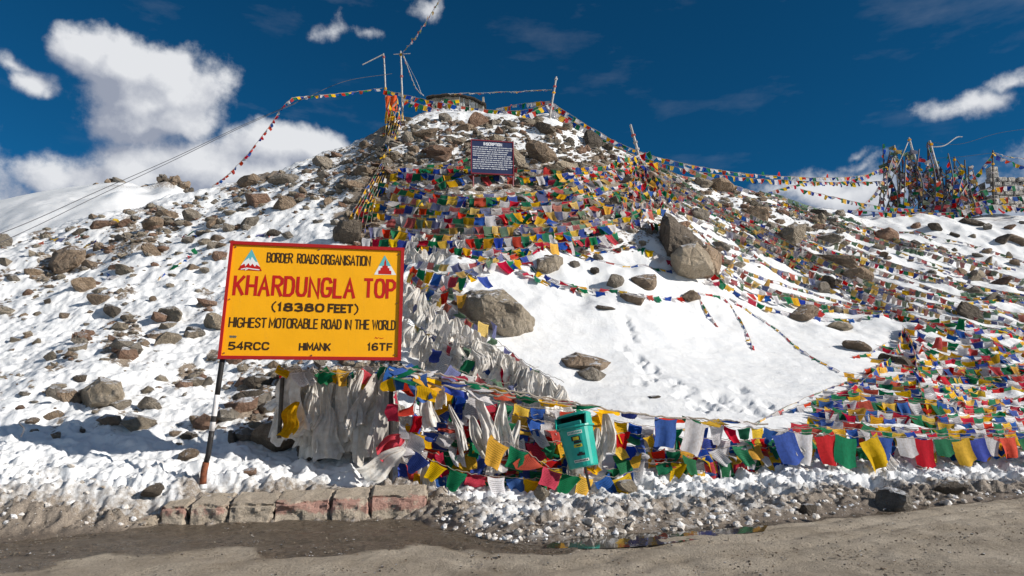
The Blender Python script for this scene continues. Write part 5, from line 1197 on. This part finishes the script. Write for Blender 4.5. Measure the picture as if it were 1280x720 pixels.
# ------------------------------------------------------------------ broken kerb
def kerb():
    m, t, b = mat('kerb_concrete')
    tcg = t.nodes.new('ShaderNodeNewGeometry'); pos = tcg.outputs['Position']; sp = t.nodes.new('ShaderNodeSeparateXYZ'); t.links.new(pos, sp.inputs[0])
    f = noise(t, 5, 8, .65, pos); f2 = noise(t, 45, 6, .75, pos)
    c = mix(t, ramp(t, f, [(.3, (0, 0, 0)), (.7, (1, 1, 1))]), (.46, .385, .295), (.64, .55, .44))
    c = mix(t, math_(t, 'MULTIPLY', ramp(t, f2, [(.38, (1, 1, 1)), (.5, (0, 0, 0))]), .6), c, (.13, .10, .075))
    red = attr(t, 'red'); rf = math_(t, 'MULTIPLY', math_(t, 'SUBTRACT', math_(t, 'ADD', red, math_(t, 'MULTIPLY', math_(t, 'SUBTRACT', noise(t, 6, 8, .75, pos), .5), 3.4)), .5), 4, clamp=True)
    c = mix(t, math_(t, 'MULTIPLY', math_(t, 'MULTIPLY', rf, math_(t, 'MULTIPLY', red, 3, clamp=True)), .8), c, (.52, .28, .23))
    t.links.new(c, b.inputs['Base Color']); b.inputs['Roughness'].default_value = .95; b.inputs['Specular IOR Level'].default_value = .15
    bump(t, b, math_(t, 'ADD', f, f2), .05, .9)
    root = thing('kerb', 'broken low concrete kerb with faded red paint at the foot of the yellow sign', 'kerb', ray(190, 655, 9.3))
    o = root.location.copy(); o.z = 0; root.location = o
    A = Vector((-5.05, 9.22, 0)); B = Vector((-1.17, 9.78, 0)); ax = (B - A).normalized(); ay = Vector((-ax.y, ax.x, 0))
    L = (B - A).length
    blocks = [(0.0, .105, .10, .5, .8), (.110, .197, .21, .6, .9), (.204, .322, .23, .6, .6), (.328, .4755, .235, .6, .2), (.4765, .6662, .25, .65, 1.0), (.6668, .8005, .275, .65, .9), (.801, 1.0, .30, .65, 1.0)]
    for k, (a, b_, h, d, rd) in enumerate(blocks):
        x0, x1 = a * L, b_ * L; nx = max(6, int((x1 - x0) / .035)); ny, nz = 14, 12
        vs = {}; bm = bmesh.new()
        bmesh.ops.create_grid(bm, x_segments=1, y_segments=1, size=0) if False else None
        def P(i, j, l):
            key = (i, j, l)
            if key in vs: return vs[key]
            u, v, w_ = i / nx, j / ny, l / nz
            x = lerp(x0, x1, u); y = lerp(0, d, v); z = lerp(-.06, h, w_)
            # worn and chipped edges
            ed = min(u, 1 - u) * (x1 - x0); tp = (1 - w_) * h; fr_ = v * d
            rr = .03
            cut = max(0, rr - ed) / rr; cut2 = max(0, rr - tp) / rr; cut3 = max(0, rr - fr_) / rr
            q = cut * cut2 + cut2 * cut3 + cut * cut3
            wx, wy = x * 3.3 + k, (y * 3 + z * 3.7)
            nn = float(fbm(np.array([wx]), np.array([wy]), 13 + k, 4)[0]) - .5
            n2 = float(fbm(np.array([x * 14.0]), np.array([(y + z) * 14.0]), 23 + k, 3)[0]) - .5
            y += q * .05 + (nn * .2 + n2 * .05) * (1 if v < .3 else 0) * (.6 + .4 * w_); z -= (q * .03 + max(0, nn - .05) * .10 * (w_ > .7) ) * (w_ > .4); z += (n2 * .03 + nn * .06 + v * .07) * (w_ > .9)
            x += (cut * n2 * .08) + (.10 * (w_ - .5) if k == 3 and u > .8 else 0)
            if k == 0: z *= (.25 + .75 * u) if w_ > .2 else 1
            p = A + ax * x + ay * y; p.z = z
            vs[key] = bm.verts.new(p - o); return vs[key]
        for i in range(nx):
            for l in range(nz): bm.faces.new((P(i, 0, l), P(i + 1, 0, l), P(i + 1, 0, l + 1), P(i, 0, l + 1)))
            for j in range(ny): bm.faces.new((P(i, j, nz), P(i + 1, j, nz), P(i + 1, j + 1, nz), P(i, j + 1, nz)))
        for e, flip in ((0, 1), (nx, 0)):
            for j in range(ny):
                for l in range(nz):
                    f_ = (P(e, j, l), P(e, j + 1, l), P(e, j + 1, l + 1), P(e, j, l + 1)); bm.faces.new(f_[::-1] if flip else f_)
        ob = bm_obj('block', bm, m, root, False)
        me = ob.data; co = np.array([v.co[:] for v in me.vertices])
        dd = (co + np.array(o) - np.array(A)) @ np.array(ay); zz = co[:, 2]
        rv = rd * (dd < .12) * (zz > .02) * sst(.0, .15, zz) * (1 - sst(h - .03, h + .02, zz) * .7) * .85
        at = me.attributes.new('red', 'FLOAT', 'POINT'); at.data.foreach_set('value', rv.astype(np.float32))
kerb()

# ------------------------------------------------------------------ summit: poles, hut
M_POLE = simple('weathered_pole', (.50, .47, .44), .7, 0, .2, 8); M_DARKP = simple('dark_pole', (.10, .085, .07), .8, 0, .3, 8)
def pole(p0, p1, r, label, group=None, m=M_POLE, bands=True, parts=None):
    a, b_ = Vector(p0), Vector(p1); root = thing('flag_pole', label, 'pole', a, group)
    bm = bmesh.new(); n = 7; pts = [(b_ - a) * (i / n) + Vector((random.uniform(-.01, .01), 0, 0)) for i in range(n + 1)]
    tube(bm, pts, [r * (1 - .25 * i / n) for i in range(n + 1)], 8); bm_obj('shaft', bm, m, root, True)
    if bands:
        for q in random.sample([.3, .45, .6, .75, .93], 3):
            bm = bmesh.new(); c = (b_ - a) * q; tube(bm, [c, c + (b_ - a) * .03], r * 1.5, 7); bm_obj('tied_cloth', bm, random.choice([FM['yellow'], FF['white'], FF['blue'], FF['red']]), root)
    for nm, pts, rr, mm in (parts or []):
        bm = bmesh.new(); tube(bm, [Vector(p) - a for p in pts], rr, 6); bm_obj(nm, bm, mm, root)
    return root
pole(ray(503.5, 147, 33.5), ray(501, 64, 33.5), .05, 'tall white summit pole with flags, right one of the pair', parts=[('crossbar', [ray(492, 68, 33.5), ray(513, 67, 33.5)], .018, M_POLE)])
pole(ray(484, 150, 33.6), ray(479.5, 67, 33.6), .045, 'tall white summit pole with slanting arm, left one of the pair', parts=[('arm', [ray(480, 67.5, 33.6), ray(453, 81, 33.6)], .03, M_POLE)])
pole(ray(687, 148, 33), ray(695.5, 96, 33), .055, 'short white pole leaning right on the summit above the notice board')
pole(ray(804, 214, 31.8), ray(788, 156, 32.2), .075, 'white pole leaning left on the right shoulder of the summit')
gQ = 'poles of the right cluster'
for (a, b_, r_, lab, m) in [
    ((1126, 268), (1118, 182), .05, 'thin white pole at the left end of the right cluster', M_POLE), ((1152, 224), (1136, 172), .06, 'upper white pole leaning left in the right cluster', M_POLE),
    ((1186, 266), (1162, 176), .085, 'thickest white pole in the middle of the right cluster', M_POLE), ((1161, 266), (1160, 178), .06, 'dark pole beside the thickest white pole', M_DARKP),
    ((1194, 268), (1193, 196), .05, 'thin pole just right of the thickest white pole', M_DARKP), ((1098, 262), (1135, 178), .035, 'thin stick leaning right at the left of the right cluster', M_POLE),
    ((1148, 268), (1150, 205), .04, 'stick in the middle of the right cluster', M_DARKP), ((1210, 266), (1206, 200), .045, 'stick at the right side of the right cluster', M_DARKP),
    ((1140, 262), (1168, 232), .03, 'slanting stick low in the right cluster', M_POLE), ((1242, 262), (1241, 188), .05, 'post with red cloth at its top beside the white wall', M_DARKP),
    ((1222, 240), (1196, 200), .03, 'branch slanting left at the right side of the cluster', M_DARKP)]:
    pole(ray(*a, 36), ray(*b_, 36), r_, lab, gQ, m, bands=r_ > .04)
# orange cloth on the summit poles
def rag(pts, D, m, label, bow=.08):
    a, b_, c, d = [ray(x, y, D) for x, y in pts]; o = a.copy(); V, Fc, UV = [], [], []; n = 10
    for i in range(n + 1):
        for j in range(n + 1):
            u, v = i / n, j / n; p = a.lerp(b_, u).lerp(d.lerp(c, u), v); p = p + Vector((0, -bow * math.sin(u * 9 + v * 3) - .1 * math.sin(3.14 * u), .03 * math.sin(v * 12))) - o
            V.append(p[:]); UV.append((u, 1 - v))
    ii = np.arange((n + 1) ** 2).reshape(n + 1, n + 1); Fq = np.stack([ii[:-1, :-1], ii[:-1, 1:], ii[1:, 1:], ii[1:, :-1]], -1).reshape(-1, 4)
    q = link(bpy.data.objects.new('cloth', mesh_from('cloth', V, Fq, [m], True, None, UV))); q.location = o; tag(q, label, 'cloth'); return q
rag([(482, 121), (496, 120), (497, 139), (483, 140)], 33.3, FP['orange'], 'orange cloth tied between the two tall summit poles')
rag([(482, 140), (492, 141), (490, 156), (481, 154)], 33.2, FP['yellow'], 'yellow cloth hanging below the orange one on the summit poles')
def hut():
    wm = simple('hut_wall', (.40, .35, .28), .9, 0, .3, 3); rm = simple('hut_roof', (.07, .06, .05), .85, 0, .3, 5); pm = simple('hut_post', (.62, .62, .58), .8, 0, .2, 5); dk = simple('hut_window', (.10, .09, .085), .6, 0, .3, 5)
    D = 35.2; c = ray(570, 146, D); root = thing('hut', 'small summit hut with low arched dark roof and pale wall panels', 'hut', c)
    W = 1.52; H0 = .95
    def arch(x): return H0 + .24 - .22 * abs(x / W + .12) ** 2.2 - (.30 * max(0, x / W) ** 1.6) + .02 * math.sin(x * 9)
    bm = bmesh.new(); n = 16
    fr_ = [bm.verts.new((lerp(-W, W, i / n), 0, arch(lerp(-W, W, i / n)) - .03)) for i in range(n + 1)]; fb = [bm.verts.new((lerp(-W, W, i / n), 0, -1.0)) for i in range(n + 1)]
    for i in range(n): bm.faces.new((fb[i], fb[i + 1], fr_[i + 1], fr_[i]))
    ext_ = bmesh.ops.extrude_face_region(bm, geom=bm.faces[:]); bmesh.ops.translate(bm, vec=(0, .1, 0), verts=[v for v in ext_['geom'] if isinstance(v, bmesh.types.BMVert)]); bmesh.ops.recalc_face_normals(bm, faces=bm.faces[:])
    bm_obj('wall', bm, wm, root)
    bm = bmesh.new(); box(bm, (-W + .05, 1.2, .2), (.1, 2.2, 2.0)); bm_obj('wall', bm, wm, root)
    bm = bmesh.new(); box(bm, (W - .05, 1.2, .2), (.1, 2.2, 2.0)); bm_obj('wall', bm, wm, root)
    bm = bmesh.new(); n = 26; rows = []
    for (y, dz) in ((-.22, 0), (2.4, 0), (2.4, .05), (-.22, .05)):
        rows.append([bm.verts.new((lerp(-W - .12, W + .12, i / n), y, arch(lerp(-W, W, i / n) * .98) + dz + .02 * (i % 2))) for i in range(n + 1)])
    for a in range(4):
        for i in range(n): bm.faces.new((rows[a][i], rows[a][i + 1], rows[(a + 1) % 4][i + 1], rows[(a + 1) % 4][i]))
    bm_obj('roof', bm, rm, root)
    for i, x in enumerate(np.linspace(-W + .1, W - .1, 10)):
        x = x + random.uniform(-.06, .06)
        if i not in (1, 3): bm = bmesh.new(); hh = arch(x) - .06; box(bm, (x, -.04, hh / 2 - .5), (random.uniform(.03, .07), .05, hh + 1.0)); bm_obj('post', bm, pm if i > 4 else wm, root)
        if i in (5, 7): bm = bmesh.new(); box(bm, (x + .17, -.024, .42), (.24, .04, .8)); bm_obj('panel', bm, pm, root)
        elif i in (2, 6): bm = bmesh.new(); box(bm, (x + .17, -.024, .45), (.22, .03, .45)); bm_obj('window', bm, dk, root)
hut()
def stone_wall():
    root = thing('stone_wall', 'whitewashed stone wall with a taller pillar at the far right skyline', 'wall', ray(1262, 262, 37))
    wm = rock_mat('whitewash', (.60, .58, .55), (.44, .42, .39), (.70, .68, .65))
    sc = 37 / F
    for rr in range(7):
        for k in range(7):
            bm = bmesh.new(); x = (-20 + k * 12 + (6 if rr % 2 else 0)) * sc; box(bm, (x + random.uniform(-.03, .03), random.uniform(-.08, .08), (rr * 6 + 3) * sc), (random.uniform(10, 12.5) * sc, .4, random.uniform(5.6, 6.6) * sc), Matrix.Rotation(random.uniform(-.06, .06), 3, 'Y'), bev=.05); bm_obj('stone', bm, wm, root)
    for rr in range(3):
        bm = bmesh.new(); box(bm, (-17 * sc, 0, (44 + rr * 5) * sc), (10 * sc, .42, 4.7 * sc), bev=.02); bm_obj('stone', bm, wm, root)
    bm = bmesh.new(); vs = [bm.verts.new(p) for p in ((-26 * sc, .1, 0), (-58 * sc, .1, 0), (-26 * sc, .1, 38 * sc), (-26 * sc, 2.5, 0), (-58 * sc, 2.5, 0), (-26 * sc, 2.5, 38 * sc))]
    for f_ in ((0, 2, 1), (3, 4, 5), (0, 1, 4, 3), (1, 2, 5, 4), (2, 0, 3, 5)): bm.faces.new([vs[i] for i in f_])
    bm_obj('buttress', bm, simple('wall_dark_stone', (.25, .23, .2), .9, 0, .3, 3), root)  # buttress in darker stone than the whitewashed blocks
stone_wall()
# ------------------------------------------------------------------ wires over the sky and the left slope
def wire(pts, label, r=.012, m=None, sag=0):
    P = catmull([ray(*q) for q in pts], 16); o = P[0].copy(); ob = bm_obj('wire', cord_bm([p - o for p in P], r, 4), m or M_WIRE); ob.location = o; tag(ob, label, 'wire'); return ob
wire([(490, 92, 33), (430, 102, 32), (370, 128, 31), (300, 158, 30), (220, 196, 28), (120, 240, 26), (40, 276, 24), (-60, 316, 22)], 'long dark wire from the summit poles down to the left edge, upper one', .013)
wire([(370, 129, 31), (300, 160, 30), (220, 199, 28), (120, 246, 26), (40, 285, 24), (-60, 330, 22)], 'dark wire running just below the long upper one on the left', .012)
wire([(1165, 178, 36), (1200, 180, 36), (1250, 166, 36), (1310, 158, 36)], 'thin wire leaving the right pole cluster to the upper right', .010)
wire([(1165, 198, 36), (1200, 196, 36), (1241, 191, 36)], 'thin wire between the right poles and the red topped post', .010)
wire([(1162, 184, 36), (1180, 182, 36), (1195, 172, 36), (1203, 171, 36)], 'pale ribbon blowing right from the thickest pole', .03, M_WROPE)
wire([(503, 67, 33.5), (520, 100, 33.7), (527, 118, 33.8)], 'thin pale cord slanting from the tall pole to the hut side', .01, M_WROPE)
o_ = bm_obj('stake', cord_bm([Vector((0, 0, 0)), Vector((.0, 0, .95))], .035, 7), M_DARKP); o_.location = ray(349, 548, 11.0); tag(o_, 'short dark stake standing under the left part of the yellow sign', 'stake')
# bent wire sticking from the snow at the left
wire([(26, 546, 10.9), (30, 536, 10.9), (24, 528, 10.9), (34, 524, 10.9)], 'bent rusty wire sticking out of the snow at the left edge', .012)

# ------------------------------------------------------------------ labels of the unnamed rocks
def region(px, py):
    if py < 225 and 520 <= px < 760: return 'on the summit around the notice board' if px > 560 else 'on the summit below the hut'
    if px < 120: return 'near the left edge of the slope'
    if px < 230: return 'on the left slope under the far hill' if py < 330 else 'on the middle left slope'
    if px < 330: return 'on the ridge above the yellow sign' if py < 290 else ('beside the sign\'s left edge' if py < 450 else 'in the sign\'s shadow')
    if px < 430: return 'on the slope above the yellow sign' if py < 300 else 'under the yellow sign'
    if px < 520: return 'on the shoulder left of the dense flags' if py < 310 else 'below the sign\'s right end'
    if px < 860: return 'among the dense flag band' if py < 320 else 'at the top of the snowfield'
    if px < 960: return 'on the ridge right of the leaning pole' if py < 270 else 'between flag lines right of the wedge boulder'
    if px < 1090: return 'under the skyline flag line' if py < 300 else 'among flag lines on the right slope'
    return 'in snow below the right pole cluster' if py < 320 else 'in snow at the far right'
from collections import defaultdict
byl = defaultdict(list)
for (o, px, py, wp, hp, tone, lab) in rocks_made:
    if lab: tag(o, lab, 'rock'); continue
    r_ = hp / wp; shape = 'flat' if r_ < .56 else 'blocky' if r_ > .74 else 'rough'; size = 'large' if wp > 22 else 'small' if wp < 13 else 'mid sized'
    byl['%s %s %s rock %s' % (size, shape, tone, region(px, py))].append((px, o))
for lab, L in byl.items():
    L.sort(key=lambda q: q[0])
    for i, (px, o) in enumerate(L):
        if len(L) == 2: l2 = lab + (', the left one' if i == 0 else ', the right one')
        elif len(L) == 3: l2 = lab + (', left one', ', middle one', ', right one')[i]
        else: l2 = lab
        tag(o, l2, 'rock', lab if len(L) > 1 else None)
for o in C.objects:
    if o.name.startswith('rock') and o.get('group') is None: o['group'] = 'rocks scattered on the snowy slope'
print('objects', len(C.objects), 'strings', len(strings))
